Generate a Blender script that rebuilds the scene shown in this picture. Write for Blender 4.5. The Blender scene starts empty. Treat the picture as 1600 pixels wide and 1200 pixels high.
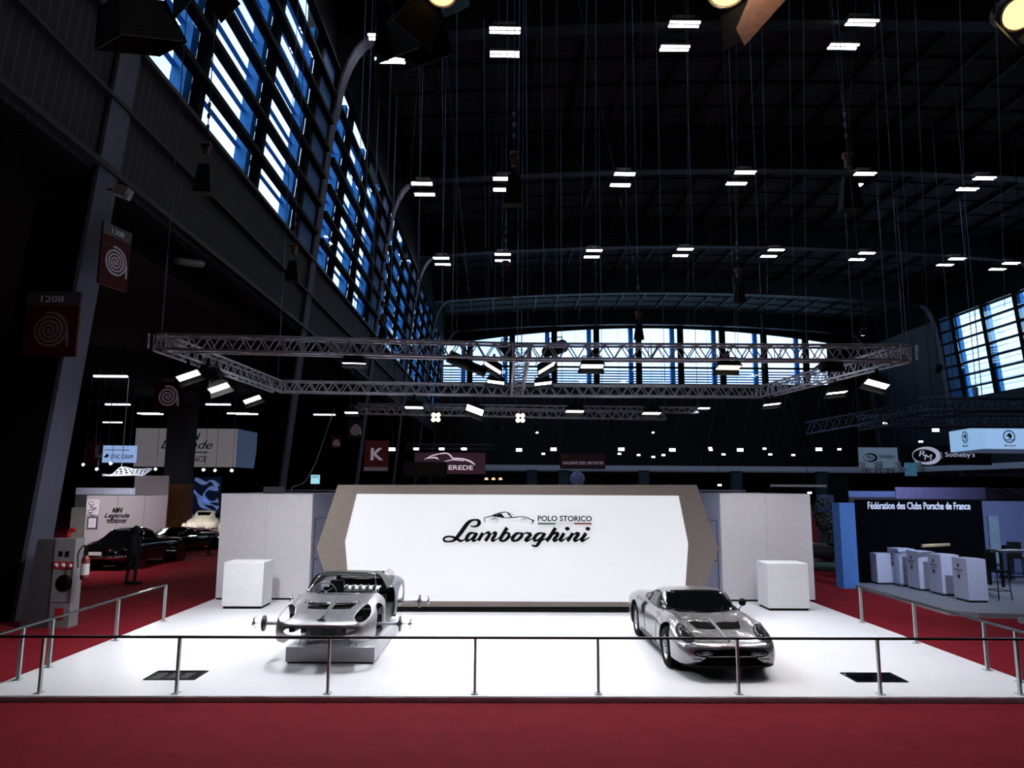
import bpy, bmesh, math, random
import numpy as np
from mathutils import Vector, Matrix
from mathutils.bvhtree import BVHTree
random.seed(7)
PI = math.pi
SC = bpy.context.scene
COL = SC.collection

# ---------------------------------------------------------------- camera
F_PX = 1120.0
CAM_H = 3.10
PITCH = math.radians(8.13); YAW = math.radians(0.87); ROLL = math.radians(-0.33)
cd = bpy.data.cameras.new('camera'); cam = bpy.data.objects.new('camera', cd); COL.objects.link(cam)
cd.sensor_width = 36; cd.lens = F_PX/1600*36; cd.clip_start = .05; cd.clip_end = 600
RCAM = Matrix.Rotation(-YAW, 3, 'Z') @ Matrix.Rotation(PI/2+PITCH, 3, 'X') @ Matrix.Rotation(-ROLL, 3, 'Z')
CLOC = Vector((0, 0, CAM_H))
cam.matrix_world = Matrix.Translation(CLOC) @ RCAM.to_4x4()
SC.camera = cam
def ray(px, py):
    return RCAM @ Vector(((px-800)/F_PX, -(py-600)/F_PX, -1))
def atY(px, py, Y):
    d = ray(px, py); return CLOC + d*(Y/d.y)
def atZ(px, py, Z):
    d = ray(px, py); return CLOC + d*((Z-CAM_H)/d.z)
def atX(px, py, X):
    d = ray(px, py); return CLOC + d*(X/d.x)

# ---------------------------------------------------------------- exposure, daylight
SC.view_settings.view_transform = 'Standard'
SC.view_settings.look = 'None'
SC.view_settings.exposure = 0.0
SC.view_settings.gamma = 1.0
SC.view_settings.use_curve_mapping = False
w = bpy.data.worlds.new('sky'); SC.world = w; w.use_nodes = True
nt = w.node_tree; bg = nt.nodes['Background']
tc = nt.nodes.new('ShaderNodeTexCoord'); nz = nt.nodes.new('ShaderNodeTexNoise'); nz.inputs['Scale'].default_value = 2.5
cr = nt.nodes.new('ShaderNodeValToRGB')
cr.color_ramp.elements[0].color = (.42, .66, 1.0, 1); cr.color_ramp.elements[1].color = (.90, .96, 1.0, 1)
cr.color_ramp.elements[0].position = .35; cr.color_ramp.elements[1].position = .6
nt.links.new(tc.outputs['Generated'], nz.inputs['Vector']); nt.links.new(nz.outputs['Fac'], cr.inputs['Fac'])
nt.links.new(cr.outputs['Color'], bg.inputs['Color']); bg.inputs['Strength'].default_value = 2.8

# ---------------------------------------------------------------- materials
def lin(c):
    return tuple(((v/255)/12.92 if v/255 <= .04045 else ((v/255+.055)/1.055)**2.4) for v in c)
_mats = {}
def mat(name, rgb, rough=.6, metal=0.0, emit=0.0, noise=.12, scale=6.0, bump=0.0, coat=0.0, spec=.5, ecol=None):
    if name in _mats: return _mats[name]
    m = bpy.data.materials.new(name); m.use_nodes = True; t = m.node_tree; b = t.nodes['Principled BSDF']
    c = lin(rgb)
    tcn = t.nodes.new('ShaderNodeTexCoord'); n = t.nodes.new('ShaderNodeTexNoise')
    n.inputs['Scale'].default_value = scale; n.inputs['Detail'].default_value = 3
    t.links.new(tcn.outputs['Object'], n.inputs['Vector'])
    r = t.nodes.new('ShaderNodeValToRGB')
    r.color_ramp.elements[0].position = .3; r.color_ramp.elements[1].position = .7
    r.color_ramp.elements[0].color = tuple(max(0, v*(1-noise)) for v in c)+(1,)
    r.color_ramp.elements[1].color = tuple(min(1, v*(1+noise)) for v in c)+(1,)
    t.links.new(n.outputs['Fac'], r.inputs['Fac']); t.links.new(r.outputs['Color'], b.inputs['Base Color'])
    b.inputs['Roughness'].default_value = rough; b.inputs['Metallic'].default_value = metal
    b.inputs['Specular IOR Level'].default_value = spec
    b.inputs['Coat Weight'].default_value = coat; b.inputs['Coat Roughness'].default_value = .04
    if emit:
        b.inputs['Emission Color'].default_value = (lin(ecol) if ecol else c)+(1,)
        b.inputs['Emission Strength'].default_value = emit
    if bump:
        bp = t.nodes.new('ShaderNodeBump'); bp.inputs['Strength'].default_value = bump; bp.inputs['Distance'].default_value = .02
        n2 = t.nodes.new('ShaderNodeTexNoise'); n2.inputs['Scale'].default_value = scale*14
        t.links.new(tcn.outputs['Object'], n2.inputs['Vector'])
        t.links.new(n2.outputs['Fac'], bp.inputs['Height']); t.links.new(bp.outputs['Normal'], b.inputs['Normal'])
    _mats[name] = m; return m
def glassmat(name, tint=(.9, .95, 1), refl=.08, rough=.02):
    if name in _mats: return _mats[name]
    m = bpy.data.materials.new(name); m.use_nodes = True; t = m.node_tree
    t.nodes.remove(t.nodes['Principled BSDF']); out = t.nodes['Material Output']
    tr = t.nodes.new('ShaderNodeBsdfTransparent'); tr.inputs['Color'].default_value = tint+(1,)
    gl = t.nodes.new('ShaderNodeBsdfGlossy'); gl.inputs['Roughness'].default_value = rough
    lw = t.nodes.new('ShaderNodeLayerWeight'); lw.inputs['Blend'].default_value = .25
    mr = t.nodes.new('ShaderNodeMapRange'); mr.inputs['To Min'].default_value = refl; mr.inputs['To Max'].default_value = min(1, refl+.22)
    mx = t.nodes.new('ShaderNodeMixShader')
    t.links.new(lw.outputs['Fresnel'], mr.inputs['Value']); t.links.new(mr.outputs['Result'], mx.inputs['Fac'])
    t.links.new(tr.outputs[0], mx.inputs[1]); t.links.new(gl.outputs[0], mx.inputs[2]); t.links.new(mx.outputs[0], out.inputs['Surface'])
    _mats[name] = m; return m
def stripes(name, c1, c2, axis, pitch, duty=.85, rough=.8, bump=.5):
    """ribbed sheet: thin light ribs every `pitch` metres along an object axis"""
    if name in _mats: return _mats[name]
    m = mat(name, c1, rough); t = m.node_tree; b = t.nodes['Principled BSDF']
    tcn = [x for x in t.nodes if x.type == 'TEX_COORD'][0]; r = [x for x in t.nodes if x.type == 'VALTORGB'][0]
    sp = t.nodes.new('ShaderNodeSeparateXYZ'); t.links.new(tcn.outputs['Object'], sp.inputs[0])
    mu = t.nodes.new('ShaderNodeMath'); mu.operation = 'DIVIDE'; mu.inputs[1].default_value = pitch
    t.links.new(sp.outputs[axis], mu.inputs[0])
    fr = t.nodes.new('ShaderNodeMath'); fr.operation = 'FRACT'; t.links.new(mu.outputs[0], fr.inputs[0])
    gt = t.nodes.new('ShaderNodeMath'); gt.operation = 'GREATER_THAN'; gt.inputs[1].default_value = duty
    t.links.new(fr.outputs[0], gt.inputs[0])
    mx = t.nodes.new('ShaderNodeMix'); mx.data_type = 'RGBA'
    t.links.new(gt.outputs[0], mx.inputs['Factor']); t.links.new(r.outputs['Color'], mx.inputs['A'])
    mx.inputs['B'].default_value = lin(c2)+(1,)
    t.links.new(mx.outputs['Result'], b.inputs['Base Color'])
    if bump:
        bp = t.nodes.new('ShaderNodeBump'); bp.inputs['Strength'].default_value = bump; bp.inputs['Distance'].default_value = .05
        t.links.new(gt.outputs[0], bp.inputs['Height']); t.links.new(bp.outputs['Normal'], b.inputs['Normal'])
    return m
def gridmat(name, base, line, pitch, wdt):
    """dark panels with thin lighter joints in X and Y"""
    m = mat(name, base, .9); t = m.node_tree; b = t.nodes['Principled BSDF']
    tcn = [x for x in t.nodes if x.type == 'TEX_COORD'][0]; r = [x for x in t.nodes if x.type == 'VALTORGB'][0]
    sp = t.nodes.new('ShaderNodeSeparateXYZ'); t.links.new(tcn.outputs['Object'], sp.inputs[0])
    res = []
    for ax in (0, 1):
        mu = t.nodes.new('ShaderNodeMath'); mu.operation = 'DIVIDE'; mu.inputs[1].default_value = pitch[ax]
        t.links.new(sp.outputs[ax], mu.inputs[0])
        fr = t.nodes.new('ShaderNodeMath'); fr.operation = 'FRACT'; t.links.new(mu.outputs[0], fr.inputs[0])
        gt = t.nodes.new('ShaderNodeMath'); gt.operation = 'GREATER_THAN'; gt.inputs[1].default_value = 1-wdt/pitch[ax]
        t.links.new(fr.outputs[0], gt.inputs[0]); res.append(gt)
    mxm = t.nodes.new('ShaderNodeMath'); mxm.operation = 'MAXIMUM'
    t.links.new(res[0].outputs[0], mxm.inputs[0]); t.links.new(res[1].outputs[0], mxm.inputs[1])
    mx = t.nodes.new('ShaderNodeMix'); mx.data_type = 'RGBA'
    t.links.new(mxm.outputs[0], mx.inputs['Factor']); t.links.new(r.outputs['Color'], mx.inputs['A'])
    mx.inputs['B'].default_value = lin(line)+(1,); t.links.new(mx.outputs['Result'], b.inputs['Base Color'])
    return m

BLACK = mat('black_paint', (8, 8, 9), .55, spec=.12)
DBLACK = mat('deep_black', (4, 4, 5), .9, spec=.05)
DARKSTEEL = mat('dark_steel', (28, 29, 33), .6, spec=.3)
DEEP = mat('unlit_dark', (9, 10, 14), .9, spec=.1)
ALU = mat('truss_aluminium', (168, 168, 180), .36, .5, noise=.08)
STEEL = mat('brushed_steel', (168, 180, 180), .45, .25, noise=.06)
CABLE = mat('steel_cable', (74, 88, 116), .6, .2)
WHITE = mat('white_laminate', (236, 236, 240), .45, noise=.02)
GREYWALL = mat('pale_grey_panel', (204, 201, 207), .75, noise=.03, bump=.1)
TAUPE = mat('taupe_panel', (112, 102, 96), .7, noise=.05, bump=.15)
COLSTEEL = mat('grey_painted_steel', (82, 84, 102), .75, noise=.08)
BLUEWALL = mat('blue_painted_steel', (60, 118, 180), .7)
LAMPW = mat('lamp_white', (255, 250, 252), .5, emit=22, ecol=(255, 246, 250), noise=0)
LENS = mat('floodlight_lens', (255, 255, 255), .5, emit=9, noise=0, ecol=(250, 252, 255))
WARM = mat('warm_lens', (255, 240, 215), .5, emit=14, noise=0, ecol=(255, 232, 190))
SIGNRED = mat('sign_red', (66, 16, 18), .6, spec=.2)
TXTBLACK = mat('letter_black', (5, 5, 6), .6, spec=.08)
TXTWHITE = mat('letter_white', (225, 225, 235), .5)

# ---------------------------------------------------------------- mesh builder
class MB:
    def __init__(s): s.v = []; s.f = []; s.sm = []
    def add(s, vs, fs, smooth=False):
        n = len(s.v); s.v += [tuple(v) for v in vs]; s.f += [tuple(i+n for i in f) for f in fs]; s.sm += [smooth]*len(fs); return s
    def box(s, c, d, rz=0.0, R=None):
        hx, hy, hz = d[0]/2, d[1]/2, d[2]/2
        vs = [Vector((x, y, z)) for x in (-hx, hx) for y in (-hy, hy) for z in (-hz, hz)]
        M = R if R else Matrix.Rotation(rz, 3, 'Z')
        vs = [M @ v + Vector(c) for v in vs]
        return s.add(vs, [(0, 1, 3, 2), (4, 6, 7, 5), (0, 4, 5, 1), (2, 3, 7, 6), (0, 2, 6, 4), (1, 5, 7, 3)])
    def bb(s, a, b):
        return s.box([(a[i]+b[i])/2 for i in range(3)], [abs(b[i]-a[i]) for i in range(3)])
    def hexa(s, p):
        """8 points: bottom ring 0-3, top ring 4-7"""
        return s.add(p, [(0, 3, 2, 1), (4, 5, 6, 7), (0, 1, 5, 4), (1, 2, 6, 5), (2, 3, 7, 6), (3, 0, 4, 7)])
    def tube(s, p, q, r, n=8, r2=None):
        p = Vector(p); q = Vector(q); d = q-p
        if d.length < 1e-6: return s
        r2 = r if r2 is None else r2
        z = d.normalized(); x = z.orthogonal().normalized(); y = z.cross(x)
        vs = []
        for k in range(n):
            a = 2*PI*k/n; o = x*math.cos(a)+y*math.sin(a); vs += [p+o*r, q+o*r2]
        fs = [(2*k, 2*((k+1) % n), 2*((k+1) % n)+1, 2*k+1) for k in range(n)]
        n0 = len(s.v); s.add(vs, fs, True)
        s.f += [tuple(n0+2*k for k in range(n))[::-1], tuple(n0+2*k+1 for k in range(n))]; s.sm += [False, False]
        return s
    def path(s, pts, r, n=6):
        pts = [Vector(p) for p in pts]; rr = r if isinstance(r, (list, tuple)) else [r]*len(pts)
        vs = []; x = None
        for i, p in enumerate(pts):
            t = (pts[min(i+1, len(pts)-1)]-pts[max(i-1, 0)]).normalized()
            if x is None: x = t.orthogonal().normalized()
            x = (x - t*x.dot(t)).normalized(); y = t.cross(x)
            for k in range(n):
                a = 2*PI*k/n; vs.append(p+(x*math.cos(a)+y*math.sin(a))*rr[i])
        fs = []
        for i in range(len(pts)-1):
            for k in range(n):
                a = i*n+k; b = i*n+(k+1) % n; fs.append((a, b, b+n, a+n))
        fs.append(tuple(range(n))[::-1]); fs.append(tuple((len(pts)-1)*n+k for k in range(n)))
        return s.add(vs, fs, True)
    def lathe(s, prof, o=(0, 0, 0), ax='Z', n=24):
        """prof: (r, h) list, closed caps where r=0"""
        vs = []
        for r, h in prof:
            for k in range(n):
                a = 2*PI*k/n; c, d = r*math.cos(a), r*math.sin(a)
                v = {'Z': (c, d, h), 'Y': (c, h, d), 'X': (h, c, d)}[ax]
                vs.append((v[0]+o[0], v[1]+o[1], v[2]+o[2]))
        fs = []
        for i in range(len(prof)-1):
            for k in range(n):
                a = i*n+k; b = i*n+(k+1) % n; fs.append((a, b, b+n, a+n))
        return s.add(vs, fs, True)
    def prism(s, poly, depth, fr):
        """poly (u,v) outline; fr = (origin, right) vertical frame; extruded `depth` to the back of the facing side"""
        o, rt = Vector(fr[0]), Vector(fr[1]).normalized(); up = Vector((0, 0, 1)); nn = rt.cross(up)
        n = len(poly)
        vs = [o+rt*u+up*v for u, v in poly]+[o+rt*u+up*v-nn*depth for u, v in poly]
        fs = [tuple(range(n)), tuple(range(n, 2*n))[::-1]]+[(i, i+n, (i+1) % n+n, (i+1) % n) for i in range(n)]
        return s.add(vs, fs)
    def flat(s, poly, z0, z1):
        n = len(poly); vs = [(x, y, z0) for x, y in poly]+[(x, y, z1) for x, y in poly]
        return s.add(vs, [tuple(range(n))[::-1], tuple(range(n, 2*n))]+[(i, (i+1) % n, (i+1) % n+n, i+n) for i in range(n)])
    def ribbon(s, pts, fr, depth=.02):
        """pts (u, v, halfwidth) thick brush stroke standing in a vertical frame"""
        o, rt = Vector(fr[0]), Vector(fr[1]).normalized(); up = Vector((0, 0, 1)); nn = rt.cross(up)
        L = []; R = []
        for i, (u, v, hw) in enumerate(pts):
            a = pts[max(i-1, 0)]; b = pts[min(i+1, len(pts)-1)]
            t = Vector((b[0]-a[0], b[1]-a[1])); t = t.normalized() if t.length else Vector((1, 0)); nm = Vector((-t.y, t.x))
            L.append((u+nm.x*hw, v+nm.y*hw)); R.append((u-nm.x*hw, v-nm.y*hw))
        for i in range(len(pts)-1):
            q = [R[i], R[i+1], L[i+1], L[i]]
            vs = [o+rt*u+up*v for u, v in q]+[o+rt*u+up*v-nn*depth for u, v in q]
            s.add(vs, [(0, 1, 2, 3), (7, 6, 5, 4), (0, 4, 5, 1), (2, 6, 7, 3)]+([(0, 3, 7, 4)] if i == 0 else [])+([(1, 5, 6, 2)] if i == len(pts)-2 else []))
        return s
    def mesh(s, name):
        me = bpy.data.meshes.new(name); me.from_pydata(s.v, [], s.f)
        me.polygons.foreach_set('use_smooth', s.sm); me.update(); return me
    def build(s, name, m, parent=None, loc=None):
        me = s.mesh(name); me.materials.append(m); o = bpy.data.objects.new(name, me); COL.objects.link(o)
        if parent: o.parent = parent
        if loc is not None: o.location = loc
        return o
def tag(o, label=None, cat=None, group=None, kind=None):
    if label: o['label'] = label
    if cat: o['category'] = cat
    if group: o['group'] = group
    if kind: o['kind'] = kind
    return o
def thing(name, label, cat, loc=(0, 0, 0), rz=0.0, group=None):
    o = bpy.data.objects.new(name, None); COL.objects.link(o); o.location = loc; o.rotation_euler = (0, 0, rz)
    o.empty_display_size = .1
    return tag(o, label, cat, group)
def struct(name, mb, m, parent=None):
    o = mb.build(name, m, parent)
    if not parent: o['kind'] = 'structure'
    return o
def copy_tree(o, parent=None):
    c = o.copy(); COL.objects.link(c)
    if parent is not None: c.parent = parent
    for ch in list(o.children): copy_tree(ch, c)
    return c
def dup(o, loc, label, rot=None, scale=None):
    c = copy_tree(o); c.location = loc; c['label'] = label
    if rot is not None: c.rotation_euler = rot
    if scale is not None: c.scale = scale
    return c
def smooth(pts, n=6):
    """Catmull-Rom through tuples"""
    P = [np.array(p, float) for p in pts]; P = [2*P[0]-P[1]]+P+[2*P[-1]-P[-2]]; out = []
    for i in range(1, len(P)-2):
        for k in range(n):
            t = k/n
            out.append(tuple(.5*((2*P[i])+(-P[i-1]+P[i+1])*t+(2*P[i-1]-5*P[i]+4*P[i+1]-P[i+2])*t*t+(-P[i-1]+3*P[i]-3*P[i+1]+P[i+2])*t**3)))
    out.append(tuple(P[-2])); return out
def text(name, s, fr, width, m, parent=None, height=None, depth=.02, bold=0.0, shear=0.0, align='L'):
    """flat letters standing in a vertical frame (origin = bottom left, or centre); fitted to width (and height)"""
    cu = bpy.data.curves.new(name, 'FONT'); cu.body = s; cu.extrude = .02; cu.offset = bold; cu.shear = shear; cu.resolution_u = 3
    tmp = bpy.data.objects.new('tmp_text', cu); COL.objects.link(tmp)
    dg = bpy.context.evaluated_depsgraph_get()
    me = bpy.data.meshes.new_from_object(tmp.evaluated_get(dg)); bpy.data.objects.remove(tmp); bpy.data.curves.remove(cu)
    xs = [v.co.x for v in me.vertices]; ys = [v.co.y for v in me.vertices]
    x0, x1, y0, y1 = min(xs), max(xs), min(ys), max(ys); k = width/(x1-x0); ky = k if height is None else height/(y1-y0)
    o, rt = Vector(fr[0]), Vector(fr[1]).normalized(); up = Vector((0, 0, 1)); nn = rt.cross(up)
    offx = -x0 if align == 'L' else -(x0+x1)/2; offy = -y0 if align == 'L' else -(y0+y1)/2
    for v in me.vertices:
        c = v.co.copy(); v.co = o+rt*(c.x+offx)*k+up*(c.y+offy)*ky+nn*((c.z+.02)/.04*depth)
    me.name = name; me.materials.clear(); me.materials.append(m)
    ob = bpy.data.objects.new(name, me); COL.objects.link(ob)
    if parent: ob.parent = parent
    return ob
def spiral(mb, fr, r, turns=4.2, wd=.55, depth=.01):
    pitch = r/turns; pts = []
    n = int(turns*20)
    for i in range(n+1):
        t = turns*i/n; a = t*2*PI+.6; rr = pitch*(t)+.0
        pts.append((rr*math.cos(a), rr*math.sin(a), pitch*wd/2))
    u, v = pts[-1][0], pts[-1][1]
    mb.ribbon(pts, fr, depth); mb.ribbon([(r*.98, 0, pitch*.3), (r*1.02, -r*.9, pitch*.3)], fr, depth)
    return mb
# ================================================================ THE HALL
XW0, LEAN = -11.1, .089                 # left glazed wall: x at the floor, lean per metre of height
def XL(z): return XW0+LEAN*z
def XR(z): return 59.2-LEAN*z
YC = [17.4+18.4*k for k in range(6)]    # frame lines of the hall
CARPET = mat('red_carpet', (112, 24, 35), .95, noise=.10, scale=2.5, bump=.3, spec=.08)
mb = MB(); mb.bb((-48, -30, -.3), (75, 112, 0)); struct('floor', mb, CARPET)
# low aisle to the left of the columns
mb = MB(); mb.bb((-48, -30, 10.6), (-10.15, 112, 10.95)); tag(struct('ceiling', mb, DEEP), 'dark low ceiling over the side aisle')
mb = MB(); mb.bb((-48.3, -30, 0), (-48, 112, 11)); struct('wall_aisle', mb, DEEP)
mb = MB(); mb.bb((-48, -30.3, 0), (75, -30, 31)); struct('wall_rear', mb, DEEP)
# arched roof
def zroof(x): return 30.5-.0014*(x-24)**2
CEIL = gridmat('ceiling_panels', (32, 32, 35), (84, 85, 92), (1.03, .78), .05)
mb = MB(); xs = np.linspace(-10.5, 59, 40)
for a, b in zip(xs[:-1], xs[1:]):
    mb.hexa([(a, -30, zroof(a)), (b, -30, zroof(b)), (b, 112, zroof(b)), (a, 112, zroof(a)),
             (a, -30, zroof(a)+.3), (b, -30, zroof(b)+.3), (b, 112, zroof(b)+.3), (a, 112, zroof(a)+.3)])
struct('ceiling', mb, CEIL)
for x in np.arange(-7.5, 58, 3.1):
    mb = MB(); mb.bb((x-.12, -30, zroof(x)-.3), (x+.12, 111, zroof(x)+.02)); struct('trim_1', mb, BLACK)
for k, yy in enumerate(np.arange(-1+.0, 110, 3.07)):
    mb = MB()
    for a, b in zip(xs[:-1], xs[1:]):
        mb.hexa([(a, yy, zroof(a)-.12), (b, yy, zroof(b)-.12), (b, yy+.09, zroof(b)-.12), (a, yy+.09, zroof(a)-.12),
                 (a, yy, zroof(a)+.02), (b, yy, zroof(b)+.02), (b, yy+.09, zroof(b)+.02), (a, yy+.09, zroof(a)+.02)])
    struct('trim_2', mb, BLACK)
# portal frames: leaning column with rounded haunch that turns into the roof girder
def zg(x): return 28.25-.0014*(x-24)**2
for i, y in enumerate([-1.0]+YC):
    g = MB()
    for a, b in zip(xs[:-1], xs[1:]):
        g.hexa([(a, y-.45, zg(a)), (b, y-.45, zg(b)), (b, y+.45, zg(b)), (a, y+.45, zg(a)),
                (a, y-.45, zroof(a)), (b, y-.45, zroof(b)), (b, y+.45, zroof(b)), (a, y+.45, zroof(a))])
    struct('trim_3', g, mat('girder_dark', (14, 18, 26), .6))
    for side in ('left', 'right'):
        X = XL if side == 'left' else XR; sg = 1 if side == 'left' else -1
        fl = MB(); path = [(X(z)+sg*.15, z) for z in (0, 6, 12, 18, 22.0)]
        xt, zt = path[-1]; zt2 = zg(xt+sg*3)
        for t in np.linspace(.1, 1, 8):
            a = t*PI/2; path.append((xt+sg*(.2+2.2*(1-math.cos(a))), zt+(zt2-zt)*math.sin(a)))
        dp = .44
        for (x0, z0), (x1, z1) in zip(path[:-1], path[1:]):
            w0, w1 = .03, .03
            nx, nz_ = (z1-z0), -(x1-x0); L_ = math.hypot(nx, nz_); nx, nz_ = -sg*nx/L_*.12, -sg*nz_/L_*.12
            fl.hexa([(x0, y-dp, z0), (x0+nx, y-dp, z0+nz_), (x0+nx, y+dp, z0+nz_), (x0, y+dp, z0),
                     (x1, y-dp, z1), (x1+nx, y-dp, z1+nz_), (x1+nx, y+dp, z1+nz_), (x1, y+dp, z1)])
        struct('column_'+side, fl, COLSTEEL)
        wb = MB(); xo = X(0)-sg*1.3
        wb.hexa([(min(X(0)+sg*.05, xo), y-.45, 0), (max(X(0)+sg*.05, xo), y-.45, 0), (max(X(0)+sg*.05, xo), y+.45, 0), (min(X(0)+sg*.05, xo), y+.45, 0),
                 (min(X(26)+sg*.05, X(26)-sg*1.1), y-.45, 26), (max(X(26)+sg*.05, X(26)-sg*1.1), y-.45, 26),
                 (max(X(26)+sg*.05, X(26)-sg*1.1), y+.45, 26), (min(X(26)+sg*.05, X(26)-sg*1.1), y+.45, 26)])
        struct('column_web', wb, DEEP)
# ribbed parapet bands and window bands of the two long walls
RIB = stripes('ribbed_sheet', (31, 31, 36), (60, 59, 67), 1, .33, .82)
ZP0, ZP1, ZW1 = 11.0, 14.5, 25.3
def slab(X, z0, z1, y0, y1, th, sg, mb=None):
    mb = mb or MB(); a, b = X(z0), X(z1)
    p = [(a, z0), (a-sg*th, z0), (b-sg*th, z1), (b, z1)]
    return mb.add([(x, y0, z) for x, z in p]+[(x, y1, z) for x, z in p],
                  [(0, 1, 2, 3), (7, 6, 5, 4), (0, 4, 5, 1), (1, 5, 6, 2), (2, 6, 7, 3), (3, 7, 4, 0)])
struct('wall_left', slab(XL, ZP0-.2, ZP1, -30, 112, .3, 1), RIB)
struct('wall_left', slab(XL, ZW1, 31.5, -30, 112, .3, 1), DEEP)
struct('wall_right', slab(XR, 0, 14.2, -30, 112, .3, -1), mat('right_wall_dark', (20, 30, 44), .7))
struct('wall_right', slab(XR, 25.0, 31.5, -30, 112, .3, -1), DEEP)
for (z, d) in ((ZP0, .16), (12.75, .1), (ZP1, .14)):
    m_ = MB(); m_.bb((XL(z)-.05, -30, z-d/2), (XL(z)+.22, 112, z+d/2)); struct('trim_4', m_, DARKSTEEL)
# columns of the aisle gallery: dark beam under the parapet
m_ = MB(); m_.bb((-11.9, -30, 10.0), (-11.0, 112, 10.7)); struct('trim_5', m_, DEEP)

FRAME = mat('window_frame_dark', (7, 7, 9), .7, spec=.08)
LOUV = mat('blue_louvre', (64, 150, 225), .6)
PANE = glassmat('window_glass', (.80, .92, 1.0), .05)
def window_bay(X, sg, y0, n, ztop, zbot):
    """one glazed bay between two frames: mullions, transoms, panes, outside louvres"""
    yA, yB = y0+.5, y0+17.9; bays = [yA+(y0+4.4-yA), y0+9.9, y0+15.6]
    root = MB(); fr = slab(X, zbot, zbot+.14, yA, yB, .25, sg, root)
    slab(X, ztop-.14, ztop, yA, yB, .25, sg, root)
    for y in bays+[yA, ]:
        slab(X, zbot, ztop, y-.16, y+.16, .35, sg, root)
    f = root.build('window_%d' % n, FRAME); f['kind'] = 'structure'
    tr = MB()
    for k in range(1, 8):
        z = zbot-.15+1.5*k
        if z < ztop-.3: tr.add(*_bar(X, sg, z, yA, yB, .10, .30))
    tr.build('transom', FRAME, f)
    bl = MB(); bl = slab(X, zbot, ztop, y0+15.8, yB, .45, sg, bl); bl.build('blue_infill', BLUEWALL, f)
    ys = [yA]+bays
    for a, b in zip(ys[:-1], ys[1:]):
        g = MB(); slab(lambda z: X(z)-sg*.12, zbot+.1, ztop-.1, a+.1, b-.1, .02, sg, g); g.build('pane', PANE, f)
        lv = MB(); z = zbot+.25
        while z < ztop+.6:
            x = X(z)-sg*.65
            lv.box((x-sg*.12, (a+b)/2, z), (.20, b-a, .03), R=Matrix.Rotation(sg*math.radians(4), 3, 'Y'))
            z += .75
        x0, x1 = X(zbot)-sg*.65, X(ztop)-sg*.65
        for yy in (b-.55, ):
            lv.hexa([(x0-.25, yy, zbot-.2), (x0+.25, yy, zbot-.2), (x0+.25, yy+.45, zbot-.2), (x0-.25, yy+.45, zbot-.2),
                     (x1-.25, yy, ztop), (x1+.25, yy, ztop), (x1+.25, yy+.45, ztop), (x1-.25, yy+.45, ztop)])
        lv.build('louvre', LOUV, f)
    return f
def _bar(X, sg, z, y0, y1, h, d):
    m = MB(); m.bb((X(z)-sg*.05, y0, z-h), (X(z)+sg*d, y1, z+h)); return m.v, m.f
n = 1
for y in [-1.0]+YC[:5]:
    window_bay(XL, 1, y, n, ZW1, ZP1); n += 1
for y in YC[2:4]:
    window_bay(XR, -1, y, n, 25.0, 14.2); n += 1
for y0_, y1_ in ((-30, YC[2]), (YC[4], 112)):
    struct('wall_right', slab(XR, 14.2, 25, y0_, y1_, .3, -1), mat('right_wall_dark', (20, 30, 44), .7))
struct('wall_left', slab(XL, ZP1, ZW1, -30, -1, .3, 1), DEEP)
# end wall with its band of windows
YE = 110.5
zwb = 19.0
struct('wall_back', MB().bb((-48, YE, 0), (75, YE+.4, zwb)), mat('end_wall_dark', (9, 10, 13), .8))
m_ = MB()
def zwt(x): return 28.3-.0028*(x-24)**2-.3
m_.bb((-12, YE, 29.0), (62, YE+.4, 32))
for a, b in zip(xs[:-1], xs[1:]):
    m_.hexa([(a, YE, zwt(a)), (b, YE, zwt(b)), (b, YE+.4, zwt(b)), (a, YE+.4, zwt(a)), (a, YE, 29.2), (b, YE, 29.2), (b, YE+.4, 30), (a, YE+.4, 30)])
m_.bb((-12, YE, zwb), (-9.4, YE+.4, 29)); m_.bb((51.5, YE, zwb), (62, YE+.4, 29))
struct('wall_back', m_, DEEP)
px = [atY(x, 560, YE).x for x in (866, 932, 998, 1063.5, 1129, 1194, 1259, 1323)]
sp_ = (px[-1]-px[0])/7; posts = [px[0]-sp_*k for k in (3, 2, 1)]+px+[px[-1]+sp_]
posts[0] = max(posts[0], -9.5)
edges = [-9.5]+posts[1:]
for a, b in zip(edges[:-1], edges[1:]):
    f = MB(); z1 = zwt((a+b)/2)+.5
    f.bb((a-.45, YE-.3, zwb), (a+.45, YE+.2, z1)); f.bb((a, YE-.1, zwb-.15), (b, YE+.2, zwb+.15))
    f.bb((a, YE-.2, zwb+2.5), (b, YE+.1, zwb+2.8))
    o = f.build('window_%d' % n, FRAME); o['kind'] = 'structure'; n += 1
    MB().bb((a+.4, YE+.1, zwb), (b-.1, YE+.14, z1)).build('pane', PANE, o)
    l = MB()
    for k in range(6): l.bb((a, YE+1.5, zwb+.1+k*.42), (b, YE+1.6, zwb+.32+k*.42))
    l.bb((b-1.4, YE+.8, zwb), (b-.7, YE+1.3, z1)); l.build('louvre', LOUV, o)
struct('wall_back', MB().bb((posts[-1]+.2, YE-.02, zwb), (60, YE+.4, 29)), DEEP)
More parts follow.
